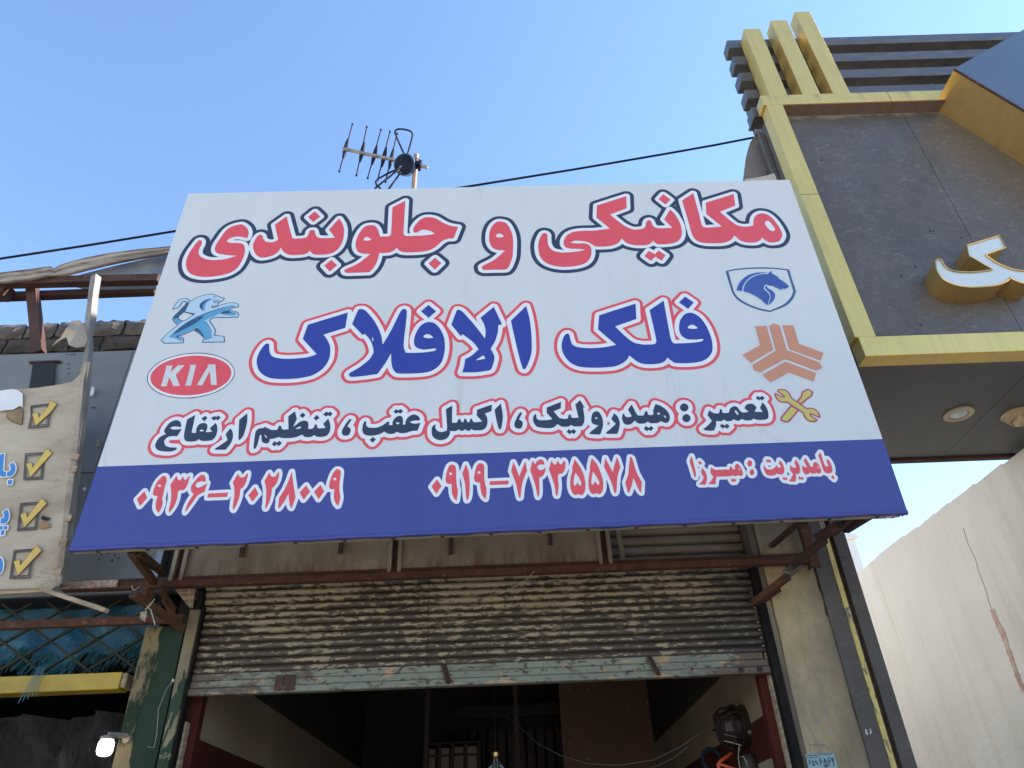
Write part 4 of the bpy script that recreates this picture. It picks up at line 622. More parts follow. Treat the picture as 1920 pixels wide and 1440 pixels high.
for a, b, m_ in ((c_tl, c_tr, 0), (b_r, c_tr, 0), (b_l, c_tl, 0), (c_br, b_r, 1), (c_bl, b_l, 1)): ed.quad(a, b, b + D, a + D, m=m_)
ed.build('folded_edge', ['vinyl_grey', 'vinyl_band'], sign)
# wavy rolled hem at the bottom, cream frame strip and screws behind it
n = 60; rows = []
for r, (dy, dz) in enumerate(((-.002, .012), (-.006, .002), (-.004, -.007), (.006, -.010), (.016, -.008))):
    rows.append([tuple(c_bl.lerp(c_br, i / n) + Vector((0, dy, dz + .0022 * math.sin(i * 2.3 + r) * (r > 0) + .0016 * math.sin(i * 5.1)))) for i in range(n + 1)])
mb = MB(); mb.grid(rows); mb.build('bottom_hem', 'vinyl_band', sign, smooth=True)
fs = MB(); e0, e1 = c_bl + Vector((.004, 0, 0)), c_br + Vector((-.02, 0, 0)); fs.quad(e0 + Vector((0, .014, -.006)), e1 + Vector((0, .014, -.006)), e1 + Vector((0, .052, -.004)), e0 + Vector((0, .052, -.004)))
fs.quad(e0 + Vector((0, .052, -.004)), e1 + Vector((0, .052, -.004)), e1 + Vector((0, .052, .05)), e0 + Vector((0, .052, .05))); fs.build('frame_strip', 'edge_cream', sign)
for i in range(17):
    c = e0.lerp(e1, (i + .5) / 17) + Vector((0, .03, -.006)); MB().lathe(c, (0, 0, -1), [(0, .010), (.003, .009), (.005, .004)], 8).build('screw', 'rust', sign)
bk = MB(); z0, z1 = 2.99, 5.28
for x in (-1.98, -1.0, 0, 1.0, 1.84): bk.box(x, x + .03, 3.215, 3.255, z0, z1)
for z in (z0 - .02, 4.1, z1): bk.box(-2.0, 1.87, 3.256, 3.286, z, z + .03)
bk.build('back_frame', 'rust_dark', sign)
tf = at(1690, 958, 3.215); MB().quad(at(1655, 962, 3.23), at(1690, 957, 3.22), at(1700, 960, 3.215), at(1664, 972, 3.24)).build('torn_corner', 'oldwhite', sign)
# print
HEAD = [(.049, 'ink_navy'), (.024, 'ink_white'), (0, 'ink_red')]
print_mesh('lettering', 'head', SY, HEAD, sign, 'largest red Persian heading with white and navy outline')
print_mesh('lettering', 'name', SY, [(.043, 'ink_red'), (.025, 'ink_white'), (0, 'ink_blue')], sign, 'big blue Persian name with white and red outline')
print_mesh('lettering', 'services', SY, [(.038, 'ink_red'), (.0225, 'ink_white'), (0, 'ink_navy')], sign, 'smaller navy Persian services line with red outline')
print_mesh('lettering', 'phone_a', SY, [(.0165, 'ink_white'), (0, 'ink_red')], sign, 'left red telephone number on the blue band')
print_mesh('lettering', 'phone_b', SY, [(.0165, 'ink_white'), (0, 'ink_red')], sign, 'middle red telephone number on the blue band')
print_mesh('lettering', 'manager', SY, [(.0155, 'ink_white'), (0, 'ink_red')], sign, 'small red manager line at the right of the blue band')
ov = print_mesh('emblem', 'oval_white', SY, [(0, 'ink_white')], sign, 'red oval car emblem with white letters')
print_mesh('ring', 'oval_ring', SY - .0008, [(0, 'ink_navy')], ov); print_mesh('oval', 'oval_red', SY - .0008, [(0, 'ink_red')], ov); print_mesh('letters', 'oval_text', SY - .0016, [(0, 'vinyl_grey')], ov)
print_mesh('emblem', 'star', SY, [(.0085, 'vinyl_grey'), (.002, 'ink_tan_dark'), (0, 'ink_tan')], sign, 'tan three-pointed folded emblem')
sh_ = print_mesh('emblem', 'shield', SY, [(0, 'ink_shield')], sign, 'blue shield emblem with a horse head'); print_mesh('horse_head', 'horse', SY, [(.004, 'ink_ice'), (0, 'ink_horse')], sh_)
print_mesh('emblem', 'tools', SY, [(.0095, 'ink_maroon'), (0, 'ink_yellow')], sign, 'yellow crossed wrench and screwdriver with maroon outline')
ln = print_mesh('emblem', 'lion', SY, [(.0055, 'ink_steel'), (0, 'ink_ice')], sign, 'standing ice blue lion emblem', h=.0015)
print_mesh('shading', 'lion_mid', SY - .0016, [(0, 'ink_sky')], ln); [print_mesh('dark_shading', 'lion_dark', SY - .0024, [(0, 'ink_steel')], ln, pick=[q]) for q in range(5)]; print_mesh('inner_line', 'lion_line', SY - .0032, [(0, 'ink_steel')], ln)

# sign brackets ------------------------------------------------------
def bracket(label, segs, mt, w=.032, group='steel arms holding the big sign', loc=None):
    a = Vector(segs[0][0]); t = thing('sign_bracket', label, 'bracket', a, group)
    for a, b, *ww in segs:
        a, b = Vector(a), Vector(b); ww = ww[0] if ww else w; d = (b - a).normalized()
        o = MB().bar(a, b, ww).build('arm', mt, t, bevel=.002)
        for e, s in ((a, -1), (b, 1)): MB().bar(e + d * s * .0005, e + d * s * .001, ww * .72).build('open_end', 'black', o)
    return t
bracket('orange rusty V of two square tubes under the left end of the sign', [(at(246, 1034, 3.30), at(289, 1092, 3.85)), (at(258, 1036, 3.32), at(304, 1072, 3.9))], 'rust_orange', .034)
bracket('orange rusty tube wired below the left beam end beside the tarp', [(at(249, 1113, 3.55), at(342, 1178, 4.0)), (at(268, 1108, 3.72), at(283, 1118, 3.78), .045)], 'rust_orange', .036)
bracket('short orange rusty strut behind the wired tube', [(at(300, 1106, 3.8), at(326, 1143, 3.97)), (at(306, 1124, 3.86), at(326, 1152, 3.97), .022)], 'rust_orange', .026)
bracket('upper dark strut rising from the roller box to the sign', [(at(1446, 1024, 4.0), at(1512, 968, 3.3))], 'rust_dark', .026)
bracket('long dark tube with open end crossing the stone pillar', [(at(1478, 1066, 3.85), at(1546, 1012, 3.45))], 'rust_dark', .034)
bracket('thick square tube just below the right end of the sign', [(at(1533, 1010, 3.5), at(1574, 984, 3.36))], 'rust_dark', .040)
bracket('slim dark tube left of the rightmost sign arm', [(at(1562, 1000, 3.52), at(1606, 960, 3.27))], 'rust_dark', .030)
bracket('rightmost round-ended dark tube below the sign corner', [(at(1585, 994, 3.5), at(1640, 960, 3.27))], 'rust_dark', .034)
bracket('lower tube wired to the beam beside the plaster pillar', [(at(1414, 1130, 4.0), at(1478, 1080, 3.78)), (at(1428, 1128, 4.0), at(1462, 1104, 3.9), .024)], 'rust', .034)
wp = MB()
for i in range(7):
    c = at(1474 + i * 4, 1076 - i * 2.4, 3.79); wp.tube([c + Vector((.024 * math.cos(a), .008 * math.sin(a * 2), .024 * math.sin(a))) for a in [2 * math.pi * q / 10 for q in range(10)]], .003, 5, closed=True)
tag(wp.build('wire_binding', 'wire'), 'clump of grey wire binding the lower tube to the beam end', 'wire')
p0, p1 = at(1508, 968, 3.9), at(1531, 1058, 3.9)
o = MB().box(p1.x - .03, p1.x + .02, 3.895, 3.903, p1.z - .02, p1.z + .75).box(p1.x - .036, p1.x - .0305, 3.895, 3.94, p1.z - .02, p1.z + .75).build('upright_angle', 'rust', bevel=.001); tag(o, 'upright rusty steel angle at the right end of the long beam', 'angle iron')
tg = MB().quad(at(263, 1148, 3.7), at(276, 1145, 3.7), at(272, 1166, 3.68), at(262, 1160, 3.68)).build('hanging_tag', 'wood'); tag(tg, 'scrap of card hanging from the wired orange tube', 'scrap')
so_ = MB().tube([at(283, 1130, 3.66), at(276, 1138, 3.66), at(283, 1144, 3.66), at(287, 1158, 3.66), at(291, 1172, 3.66)], .003, 5).tube([at(290, 1123, 3.66), at(279, 1138, 3.65), at(272, 1143, 3.66)], .0028, 5).build('twine', 'string'); tag(so_, 'knotted pale twine dangling from the wired orange tube', 'twine')

# ================================================================== PILLARS RIGHT OF THE GARAGE
def jag(x, z0, z1, amp, n, seed):
    r = random.Random(seed); return [(x + r.uniform(-amp, amp), z0 + (z1 - z0) * i / n) for i in range(n + 1)]
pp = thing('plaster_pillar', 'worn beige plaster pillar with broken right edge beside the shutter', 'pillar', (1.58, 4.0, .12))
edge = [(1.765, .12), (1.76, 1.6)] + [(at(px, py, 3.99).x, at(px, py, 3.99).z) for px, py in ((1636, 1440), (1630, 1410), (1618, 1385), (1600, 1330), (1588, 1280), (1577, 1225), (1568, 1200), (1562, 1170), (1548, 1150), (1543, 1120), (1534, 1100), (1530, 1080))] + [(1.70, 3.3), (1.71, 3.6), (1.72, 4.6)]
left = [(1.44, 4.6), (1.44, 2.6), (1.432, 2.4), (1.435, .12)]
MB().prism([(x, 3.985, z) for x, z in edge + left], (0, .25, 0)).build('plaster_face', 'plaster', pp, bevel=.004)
MB().box(1.398, 1.436, 4.0, 4.2, .12, 4.6).build('reveal', 'reveal', pp)
MB().box(1.62, 1.80, 4.02, 4.2, .12, 4.6).build('dark_joint', 'dark_gap', pp)
hp = MB()
for px, py, r_ in ((1501, 1314, 8), (1497, 1322, 4), (1507, 1324, 4), (1540, 1255, 4), (1541, 1262, 3), (1502, 1145, 3)):
    c = at(px, py, 3.984); hp.lathe(c, (0, -1, 0), [(0, .0007 * r_), (.0006, .0006 * r_)], 8)
hp.build('chip_hole', 'crack', pp)
cr = MB()
for path in (((1512, 1352), (1518, 1368), (1528, 1384), (1533, 1396), (1545, 1398)), ((1518, 1396), (1532, 1397), (1545, 1395), (1553, 1405)), ((1519, 1398), (1518, 1410))):
    pts = [at(px, py, 3.984) for px, py in path]; cr.tube(pts, .0022, 5)
cr.build('crack_line', 'crack', pp)
MB().lathe(at(1556.5, 1366.5, 3.984), (0, -1, 0), [(0, .006), (.002, .005)], 8).build('paint_spot', 'tile', pp)
oval = MB(); cc = at(1585, 1382, 3.984); oval.tube([cc + Vector((.016 * math.cos(a) - .003 * math.sin(a), 0, .026 * math.sin(a))) for a in [2 * math.pi * i / 20 for i in range(20)]], .0012, 5, closed=True).build('ring_mark', 'crack', pp)

# address plate
pt = thing('address_plate', 'pale aqua enamel plate with dark Persian numbers on the plaster pillar', 'address plate', at(1540, 1430, 3.98))
c0, c1, c2 = at(1509.7, 1416, 3.983), at(1563.3, 1410.8, 3.983), at(1570, 1440, 3.983); h_ = .16
MB().box(c0.x, c1.x, 3.978, 3.984, c0.z - h_, (c0.z + c1.z) / 2).build('plate', 'tile', pt, bevel=.002)
print_mesh('numerals', 'plate', 3.978, [(0, 'ink_navy')], pt, 'dark Persian address numbers')
tx = MB(); r_ = random.Random(3)
for row, x0_, x1_ in ((0, 1512, 1559), (1, 1512, 1534)):
    a, b = at(x0_ , 1417.2 + row * 4.6, 3.9772), at(x1_, 1414.3 + row * 4.6, 3.9772); x = a.x
    while x < b.x: 
        wd = r_.uniform(.003, .008); zz = a.z + (b.z - a.z) * (x - a.x) / (b.x - a.x); tx.box(x, x + wd, 3.9766, 3.9774, zz - .0015, zz + r_.uniform(.0005, .003)); x += wd + r_.uniform(.001, .003)
tx.build('small_print', 'ink_navy', pt)

sp = thing('stone_pillar', 'dark grey stone clad pillar with worn yellow strip next to plaster pillar', 'pillar', (1.85, 3.97, .12))
SYp = 3.968; xa, xb, xc_, xd, xe = 1.722, 1.815, 1.841, 1.872, 1.944
seams = [.12, 1.0, 1.78, 3.35, 4.5]
for i in range(len(seams) - 1):
    MB().box(xa, xb - .001, SYp, SYp + .05, seams[i] + .002, seams[i + 1] - .002).build('stone_slab', 'pillar_stone', sp, bevel=.002)
    MB().box(xd, xe, SYp, SYp + .45, seams[i] + .002, seams[i + 1] - .002).build('stone_slab', 'pillar_stone', sp, bevel=.002)
MB().box(xb, xc_, SYp - .006, SYp + .04, .12, 4.5).build('yellow_strip', 'yellow_trim', sp)
MB().box(xc_, xd, SYp + .03, SYp + .08, .12, 4.5).build('recessed_groove', 'rust_dark', sp)
MB().box(xa, xe - .004, SYp + .081, SYp + .44, .12, 4.5).build('core', 'dark_gap', sp)
gf = MB(); q = lambda px, py: at(1480 + px / 9.6, 1340 + py / 9.6, SYp - .0015)
gf.tube([q(1372, 258), q(1378, 300), q(1386, 352)], .0013, 5).tube([q(1372, 262), q(1398, 290), q(1392, 308), q(1378, 310), q(1400, 318), q(1418, 345), q(1400, 358), q(1386, 350)], .0013, 5).tube([q(1432, 270), q(1460, 262), q(1470, 290), q(1464, 318), q(1462, 348)], .0016, 5).tube([q(1452, 312), q(1482, 312)], .0014, 5)
gf.build('painted_mark', 'chalk', sp, label='small white hand-painted B7 mark')

# ================================================================== GOLD FRAMED CANOPY SIGN
cn = thing('canopy_sign', 'dark stone shop canopy sign with gold frame and gold fins at upper right', 'sign', (3.4, 3.4, 3.97))
Yf, Ym, Yb = 3.40, 3.507, 4.78; xl, xr = 2.085, 5.6; ztop, zbot = 6.53, 4.02
MB().box(xl - .02, xr, Yf, Ym, 6.415, ztop).build('gold_top_rail', 'gold', cn, bevel=.002)
MB().box(xl, 2.212, Yf + .001, Ym, 4.162, 6.413).build('gold_side_rail', 'gold', cn, bevel=.002)
MB().box(xl + .018, xr, Yf - .002, Ym, zbot, 4.160).build('gold_bottom_rail', 'gold', cn, bevel=.002)
for a, b in ((2.2125, 3.176), (3.180, 4.15), (4.154, 5.1), (5.104, 5.6)):
    MB().box(a, b, Ym - .001, Ym + .02, 4.161, 6.4080).build('stone_panel', 'marble', cn)
for a, b in ((2.11, 3.198), (3.202, 4.3), (4.304, 5.5)):
    MB().box(a, b, Ym + .0015, Yb - .07, 4.034, 4.06).build('soffit_panel', 'soffit', cn)
MB().box(2.11, 5.5, Yb - .0695, Yb - .05, 4.045, 4.06).box(2.11, 5.5, Yb - .0495, Yb, 4.018, 4.10).build('soffit_trim', 'rust_dark', cn)
MB().box(2.108, 5.5, Ym + .021, Yb - .002, 4.101, 6.40).build('box_body', 'marble2', cn)
zs = 7.735 - .0
for i, (x0_, x1_, zt_) in enumerate(((2.141, 2.279, 7.465), (2.398, 2.536, 7.585), (2.636, 2.770, 7.713))):
    MB().box(x0_, x1_, Yf + .002, Yf + .125, ztop + .001, zt_).build('gold_fin', 'gold', cn, bevel=.002)
lz = [7.515, 7.270, 7.035, 6.800, 6.565]
for i, z in enumerate(lz):
    MB().box(2.035, 5.4, 3.528, 3.65, z - .115, z).build('stone_louvre', 'louvre', cn, bevel=.002)
MB().box(2.50, 5.3, 3.651, 3.80, 6.42, 6.56).build('louvre_base', 'marble2', cn)
for x in (2.75, 3.9, 4.9): MB().box(x, x + .05, 3.652, 3.70, 6.561, 7.48).build('louvre_post', 'rust_dark', cn)
wr = MB().tube([at(1413, 138, 3.52), at(1420, 158, 3.515), at(1424, 172, 3.52), at(1426, 178, 3.53)], .006, 6).tube([at(1418, 137, 3.52), at(1424, 152, 3.515), at(1428, 170, 3.52)], .005, 6)
wr.build('cable_loop', 'cable', cn)
MB().box(2.95, 5.5, 4.50, 5.25, 6.41, 9.0).build('sun_blocker', 'marble2', cn)  # unseen block added behind the louvres to keep sun off the banner mast
ah = MB()
for px, py in ((1744, 433), (1750, 434), (1803, 446), (1716, 500), (1757, 513), (1764, 512), (1690, 517), (1727, 610), (1540, 300)): ah.lathe(at(px, py, Ym - .0012), (0, -1, 0), [(0, .008), (.0008, .007)], 8)
ah.build('anchor_hole', 'black', cn)
for x in (3.62, 4.9): MB().box(x, x + .004, Yf - .0026, Yf + .05, zbot + .001, 4.159).build('rail_joint', 'rust_dark', cn)
MB().box(3.05, 3.054, Yf - .0006, Yf + .05, 6.416, ztop - .001).build('rail_joint', 'rust_dark', cn); MB().box(xl + .001, 2.211, Yf + .0004, Yf + .05, 5.40, 5.404).build('rail_joint', 'rust_dark', cn)
MB().box(2.2145, 5.58, Yf + .008, Ym - .0015, 6.4085, 6.4145).build('underside_strip', 'underside_brown', cn)  # thin brown strip added below the gold top rail to dull its underside
# projecting dark blue diamond box with gold reveal
P0 = at(1790, 128, 3.17); up_d = (at(1920, 55, 3.17) - P0).normalized(); lo_d = (at(1920, 205, 3.17) - P0).normalized()
P1 = P0 + up_d * 1.9; P2 = P0 + lo_d * 2.0; P3 = Vector((P1.x + .6, 3.17, P2.z))
bx = MB(); back = Vector((0, Ym - .0012 - 3.17 - .008, 0)); face = [P0, P2, Vector((P1.x, 3.17, P2.z)), P1]
MB().prism(face, (0, .008, 0)).build('slate_face', 'slate', cn, label='glossy slate blue projecting panel')
F0 = [p + Vector((0, .0085, 0)) for p in face]
ins = [P0 + Vector((.02, .0085, 0)), P2 + Vector((.02, .0085, .03)), Vector((P1.x - .02, 3.1785, P2.z + .03)), P1 + Vector((-.01, .0085, -.03))]
gr = MB(); 
for a, b in ((F0[0], F0[1]), (F0[1], F0[2]), (F0[3], F0[0])): gr.quad(a, b, b + back, a + back)
gr.build('gold_reveal', 'brass', cn)
rim = MB(); rim.bar(P0 + Vector((-.004, .005, -.004)), P2 + Vector((-.004, .005, -.004)), .014, .010); rim.build('dark_edge', 'rust_dark', cn)
# channel letter
kl = loops('kaf')[0]; V, F = fill([kl], lambda c: evenodd(c, [kl]))
kb = MB(); i0 = len(kb.v); kb.v += [(a, 3.36, b) for a, b in V.tolist()]
for t in F.tolist(): kb.f.append(tuple(t)); kb.mi.append(0)
kf = kb.build('channel_letter', 'acrylic', cn, label='raised white Persian letter with gold sides')
ks = MB(); n = len(kl)
for i in range(n):
    a, b = kl[i], kl[(i + 1) % n]; ks.quad((a[0], 3.353, a[1]), (b[0], 3.353, b[1]), (b[0], Ym - .002, b[1]), (a[0], Ym - .002, a[1]))
ks.build('gold_return', 'brass', kf); kt = MB(); kt.tube([(a, 3.353, b) for a, b in kl.tolist()], .0045, 5, closed=True); kt.build('gold_lip', 'brass', kf)
# scraps of stone on the canopy's left flank
MB().prism([at(px, py, 3.75) for px, py in ((1394, 338), (1400, 290), (1406, 268), (1421, 245), (1428, 275), (1440, 338))], (0, .03, 0)).build('flank_panel', 'flank', cn)
MB().prism([at(px, py, 3.60) for px, py in ((1421, 244), (1432, 252), (1466, 345), (1456, 345))], (0, .02, 0)).build('flank_panel', 'marble2', cn)
MB().prism([at(px, py, 3.68) for px, py in ((1408, 222), (1405, 240), (1416, 240), (1424, 226))], (0, .03, 0)).build('flank_panel', 'marble2', cn)
fl = MB().grid([[at(1395, 336, 3.24), at(1425, 332, 3.25), at(1452, 325, 3.27)], [at(1400, 339, 3.23), at(1430, 338, 3.24), at(1457, 338, 3.26)]])
o = fl.build('curled_flap', 'edge_cream', smooth=True); tag(o, 'curled off-white sheet edge standing on the top right of the big sign', 'sheet')
def downlight(px, py, label, glass_=True, tilt=0):
    c = at_z(px, py, 4.034); t = thing('downlight', label, 'downlight', c, 'downlights in the canopy soffit'); ax = Vector((0, 0, -1))
    MB().lathe(c, ax, [(.0, .092), (.010, .095), (.016, .088), (.014, .062), (.002, .058)], 28).build('ring', 'lamp_ring', t, smooth=False)
    MB().lathe(c, ax, [(.003, .0575), (.008, .056), (.011, .045), (.010, .0)], 24).build('lens', 'lensgl', t, smooth=True)
    if not glass_:
        b = MB().lathe(c + Vector((0, 0, -.012)), ax, [(0, .075), (.03, .072), (.034, .05)], 20).build('bezel', 'lamp_ring', t)
        for k in range(3):
            a = k * 2.1; d = Vector((math.cos(a), math.sin(a), 0)); MB().bar(c + d * .07 - Vector((0, 0, .02)), c + d * .04 - Vector((0, 0, .075)), .028, .012).build('clip', 'lamp_ring', t)
        MB().lathe(c + Vector((.005, -.005, -.045)), Vector((.15, -.1, -1)), [(0, .05), (.03, .045), (.045, .02)], 16).build('lamp_socket', 'lamp_ring', t, smooth=True)
    return t
downlight(1797, 775, 'round recessed downlight with gold ring in the dark soffit')
downlight(1905, 776, 'broken downlight hanging out of the soffit at the edge of view', False)

# ================================================================== YARD WALL AND FAR BUILDING
A0, A1 = Vector((3.45, 6.97, 0)), Vector((3.66, 4.85, 0)); wd = (A1 - A0).normalized(); wn = Vector((-wd.y, wd.x, 0)); wn = wn if wn.x < 0 else -wn
yw = thing('yard_wall', 'tall streaked off-white plaster wall with crack at lower right', 'wall', A0)
def on_wall(px, py, off=0.0):
    d = bearing(px, py); t = (A0 - CAM + wn * off).dot(wn) / d.dot(wn); return CAM + d * t
w0, w1 = A0 - wd * 3.2, A1 + wd * 4.2; r_ = random.Random(5); top = []; L = (w1 - w0).length; s = 0; z = 4.0
top = [(0, 3.80)]
while s < L:
    s += r_.uniform(.12, .4); dz = r_.uniform(-.009, .006); zt_ = min(3.998, 3.97 + (s - 3.2) * .05); top += [(s, zt_ + dz), (s + .004, zt_ + dz + r_.uniform(-.016, .003))]
top = [(min(a, L), b) for a, b in top]
MB().prism([w0 + wd * a + Vector((0, 0, b)) for a, b in [(0, -.1)] + top + [(L, -.1)]], -wn * .22).build('plaster_face', 'whitewall', yw)
ct = MB(); 
for path in (((1806, 990), (1815, 1020), (1829, 1048), (1835, 1072), (1848, 1105), (1853, 1125), (1858, 1140)),):
    ct.tube([on_wall(px, py, .001) for px, py in path], .0022, 5)
ct.build('crack_line', 'crack', yw)
strip = [(1856, 1143), (1864, 1141), (1872, 1163), (1884, 1186), (1893, 1215), (1903, 1243), (1912, 1270), (1921, 1292), (1921, 1303), (1909, 1287), (1900, 1257), (1889, 1227), (1879, 1199), (1866, 1172)]
r_ = random.Random(8); rag = []
for (x0_, y0_), (x1_, y1_) in zip(strip, strip[1:] + strip[:1]):
    rag += [(x0_ + (x1_ - x0_) * k / 6 + r_.uniform(-1.3, 1.3), y0_ + (y1_ - y0_) * k / 6 + r_.uniform(-1.3, 1.3)) for k in range(6)]
MB().prism([on_wall(px, py, .004) for px, py in rag], -wn * .003).build('bare_patch', 'pink_patch', yw)
fb = thing('far_building', 'small white parapet building far behind between pillar and yard wall', 'building', at(1600, 1060, 13))
a, b = at(1577, 964, 13), at(1622, 1066, 13)
MB().box(b.x - 1.5, b.x - .02, 13, 16, 0, at(1600, 1012, 13).z).build('white_wall', 'farwhite', fb)
MB().box(b.x - 1.55, b.x + .02, 12.94, 16, at(1600, 1012, 13).z + .001, at(1600, 1002, 13).z).build('ledge', 'farwhite', fb)
MB().box(b.x - .55, b.x - .18, 13.1, 15.9, at(1600, 1002, 13).z + .001, at(1580, 960, 13).z + .4).build('corner_post', 'farwhite', fb)
MB().box(b.x - .72, b.x - .30, 12.985, 12.999, 0, at(1600, 1022, 13).z).build('brown_panel', 'farbrown', fb)

# ================================================================== LEFT SHOP
ls = thing('left_shop', 'grey sheet metal shop front with black hatch at left', 'shop', (-3.2, 4.1, .12))
zf0, zf1 = 3.03, 4.79
xs_ = [-5.2, -4.05, -2.62, -2.02]
for i, (a, b) in enumerate(zip(xs_, xs_[1:])):
    MB().box(a + .002, b - .002, 4.10 + (.006 if i % 2 else 0), 4.13, zf0, 3.82 if i < 2 else zf1).build('sheet', 'shopsheet', ls)
    if i < 2: MB().box(a + .002, b - .002, 4.094 + (.006 if i % 2 else 0), 4.128, 3.823, zf1).build('sheet', 'shopsheet', ls)
h0, h1, h2, h3 = [at(*p, 4.075) for p in ((62, 680), (103, 680), (100, 722), (55, 724))]
MB().prism([h0, h1, h2 + (h2 - h1) * .3, h3 + (h3 - h0) * .3], (0, .006, 0)).build('hatch', 'black', ls); MB().box(h0.x - .03, h1.x + .035, 4.07, 4.0935, h0.z + .0005, h0.z + .012).build('hatch_lip', 'rust_dark', ls)
dm = MB(); r_ = random.Random(11)
for px, py in ((127, 664), (134, 665), (139, 664), (128, 682), (128, 691), (128, 700), (173, 764), (177, 764), (204, 1037), (190, 1040), (215, 1041), (210, 1051), (186, 1048), (222, 1046)):
    dm.lathe(at(px, py, 4.0925), (0, -1, 0), [(0, .006), (.001, .005)], 8)
dm.build('screw_hole', 'black', ls)
MB().box(-2.36, -2.24, 4.09, 4.0985, at(205, 780, 4.1).z - .02, at(205, 780, 4.1).z + .02).build('vent_slot', 'dark_gap', ls)
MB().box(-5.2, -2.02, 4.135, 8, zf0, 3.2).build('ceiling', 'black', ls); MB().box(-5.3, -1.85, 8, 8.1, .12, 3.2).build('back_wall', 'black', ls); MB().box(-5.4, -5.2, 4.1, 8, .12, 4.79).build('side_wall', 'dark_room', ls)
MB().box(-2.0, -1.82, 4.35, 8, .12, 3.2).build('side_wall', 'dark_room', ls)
MB().box(-2.018, -1.80, 4.10, 4.16, 3.03, 4.60).build('end_strip', 'dark_gap', ls)
MB().box(-2.06, -2.022, 4.04, 4.0995, 3.03, 4.75).build('corner_post', 'zinc', ls)
MB().box(-5.2, -2.02, 4.55, 4.6, 3.2, 4.9).build('parapet_back', 'dark_room', ls)
# little torn fixings on the grey sheet
def scrap(pts, Y, mt, label, cat='scrap'):
    r = MB(); r.prism([at(px, py, Y) for px, py in pts], (0, .006, 0)); o = r.build('paper_scrap', mt); return tag(o, label, cat)
scrap(((172, 724), (177, 727), (176, 737), (172, 742), (168, 742), (170, 732)), 4.07, 'oldwhite', 'upper shred of white vinyl stuck on the grey sheet beside the mast')
scrap(((181, 824), (186, 824), (185, 831), (188, 833), (183, 837), (178, 835), (182, 832)), 4.07, 'wood', 'middle scrap of tape on the grey sheet near the sign edge')
scrap(((155, 915), (160, 913), (161, 919), (156, 920)), 4.07, 'oldwhite', 'lowest small white scrap on the grey sheet by the sign corner')

# green pillar between the shops
gp = thing('green_pillar', 'green painted pillar with broken concrete edge left of the garage', 'pillar', (-1.9, 4.0, .12))
r_ = random.Random(21); nz = 110; zz = [.12 + (2.80 - .12) * i / nz for i in range(nz + 1)]
bd_ = [(-1.912 + .03 * math.sin(z * 4.1 + 1) * math.sin(z * 9) + r_.uniform(-.011, .011), z) for z in zz]
MB().prism([(-2.0, 4.002, .12)] + [(x, 4.002, z) for x, z in bd_] + [(-2.0 + .005, 4.002, 2.80)], (0, .35, 0)).build('broken_edge', 'green_rough', gp)
MB().prism([(x + .0005, 4.004, z) for x, z in reversed(bd_)] + [(-1.786, 4.004, .12), (-1.786, 4.004, 2.80)], (0, .34, 0)).build('green_face', 'green', gp)
MB().box(-1.786, -1.770, 4.03, 4.3, .12, 2.95).build('dark_gap', 'dark_gap', gp)
MB().box(-1.770, -1.712, 3.985, 4.04, .12, 2.88).build('steel_post', 'post_cream', gp, bevel=.003)
MB().box(-1.712, -1.700, 4.0, 4.05, .12, 2.9).build('edge_angle', 'guide', gp)
MB().tube([at(325, 1276, 3.99), at(312, 1292, 3.98), at(297, 1330, 3.985), at(294, 1375, 3.99), at(289, 1402, 3.99), at(277, 1400, 3.99)], .0011, 5).build('thin_wire', 'string', gp)
MB().lathe(at(325, 1276, 3.983), (0, -1, 0), [(0, .008), (.004, .008), (.006, .005)], 10).build('button', 'string', gp)
wg = MB().prism([at(px, py, 4.02) for px, py in ((328, 1105), (367, 1103), (364, 1120), (362, 1140), (352, 1136))], (0, .05, 0)).build('wood_wedge', 'wood'); tag(wg, 'broken brown wood block wedged above the cream post', 'wood block')

# steel beams across the left shop
o = MB().box(-5.2, at(342, 1170, 3.95).x, 3.935, 3.97, 2.80, 2.842).build('steel_beam', 'rust', bevel=.002); tag(o, 'rusty flat bar crossing in front of the blue tarp', 'beam')
yb = thing('yellow_beam', 'bright yellow painted box beam under the lattice grille', 'beam', (-3.2, 4.1, 2.5)); ye = at(234, 1270, 4.1).x
MB().box(-5.2, ye, 4.06, 4.16, 2.497, 2.583).build('beam_body', 'yellow_paint', yb, bevel=.003); MB().box(ye + .0005, ye + .03, 4.065, 4.155, 2.505, 2.578).build('beam_end', 'wood', yb, bevel=.006)
# lattice grille
lg = thing('lattice_grille', 'diamond lattice grille of olive steel bars over the blue tarp', 'grille', (-3.3, 4.2, 2.6))
pw, ph, zlo_, zhi_ = .262, .168, 2.584, 3.029; 
for s in (1, -1):
    x = -5.6
    while x < -1.2:
        dx = (zhi_ - zlo_) / ph * pw; xa_, xb_ = x, x + dx; za, zb_ = (zlo_, zhi_) if s > 0 else (zhi_, zlo_)
        def cut(xa_, za, xb_, zb_):
            lo_, hi_ = -5.15, -2.06
            if xa_ >= hi_ or xb_ <= lo_: return None
            f = lambda q: za + (zb_ - za) * (q - xa_) / (xb_ - xa_)
            a2, b2 = max(xa_, lo_), min(xb_, hi_); return (a2, f(a2)), (b2, f(b2))
        c = cut(xa_, za, xb_, zb_)
        if c: MB().bar((c[0][0], 4.215 + .006 * s, c[0][1]), (c[1][0], 4.215 + .006 * s, c[1][1]), .015, .012).build('lattice_bar', 'grille', lg)
        x += pw
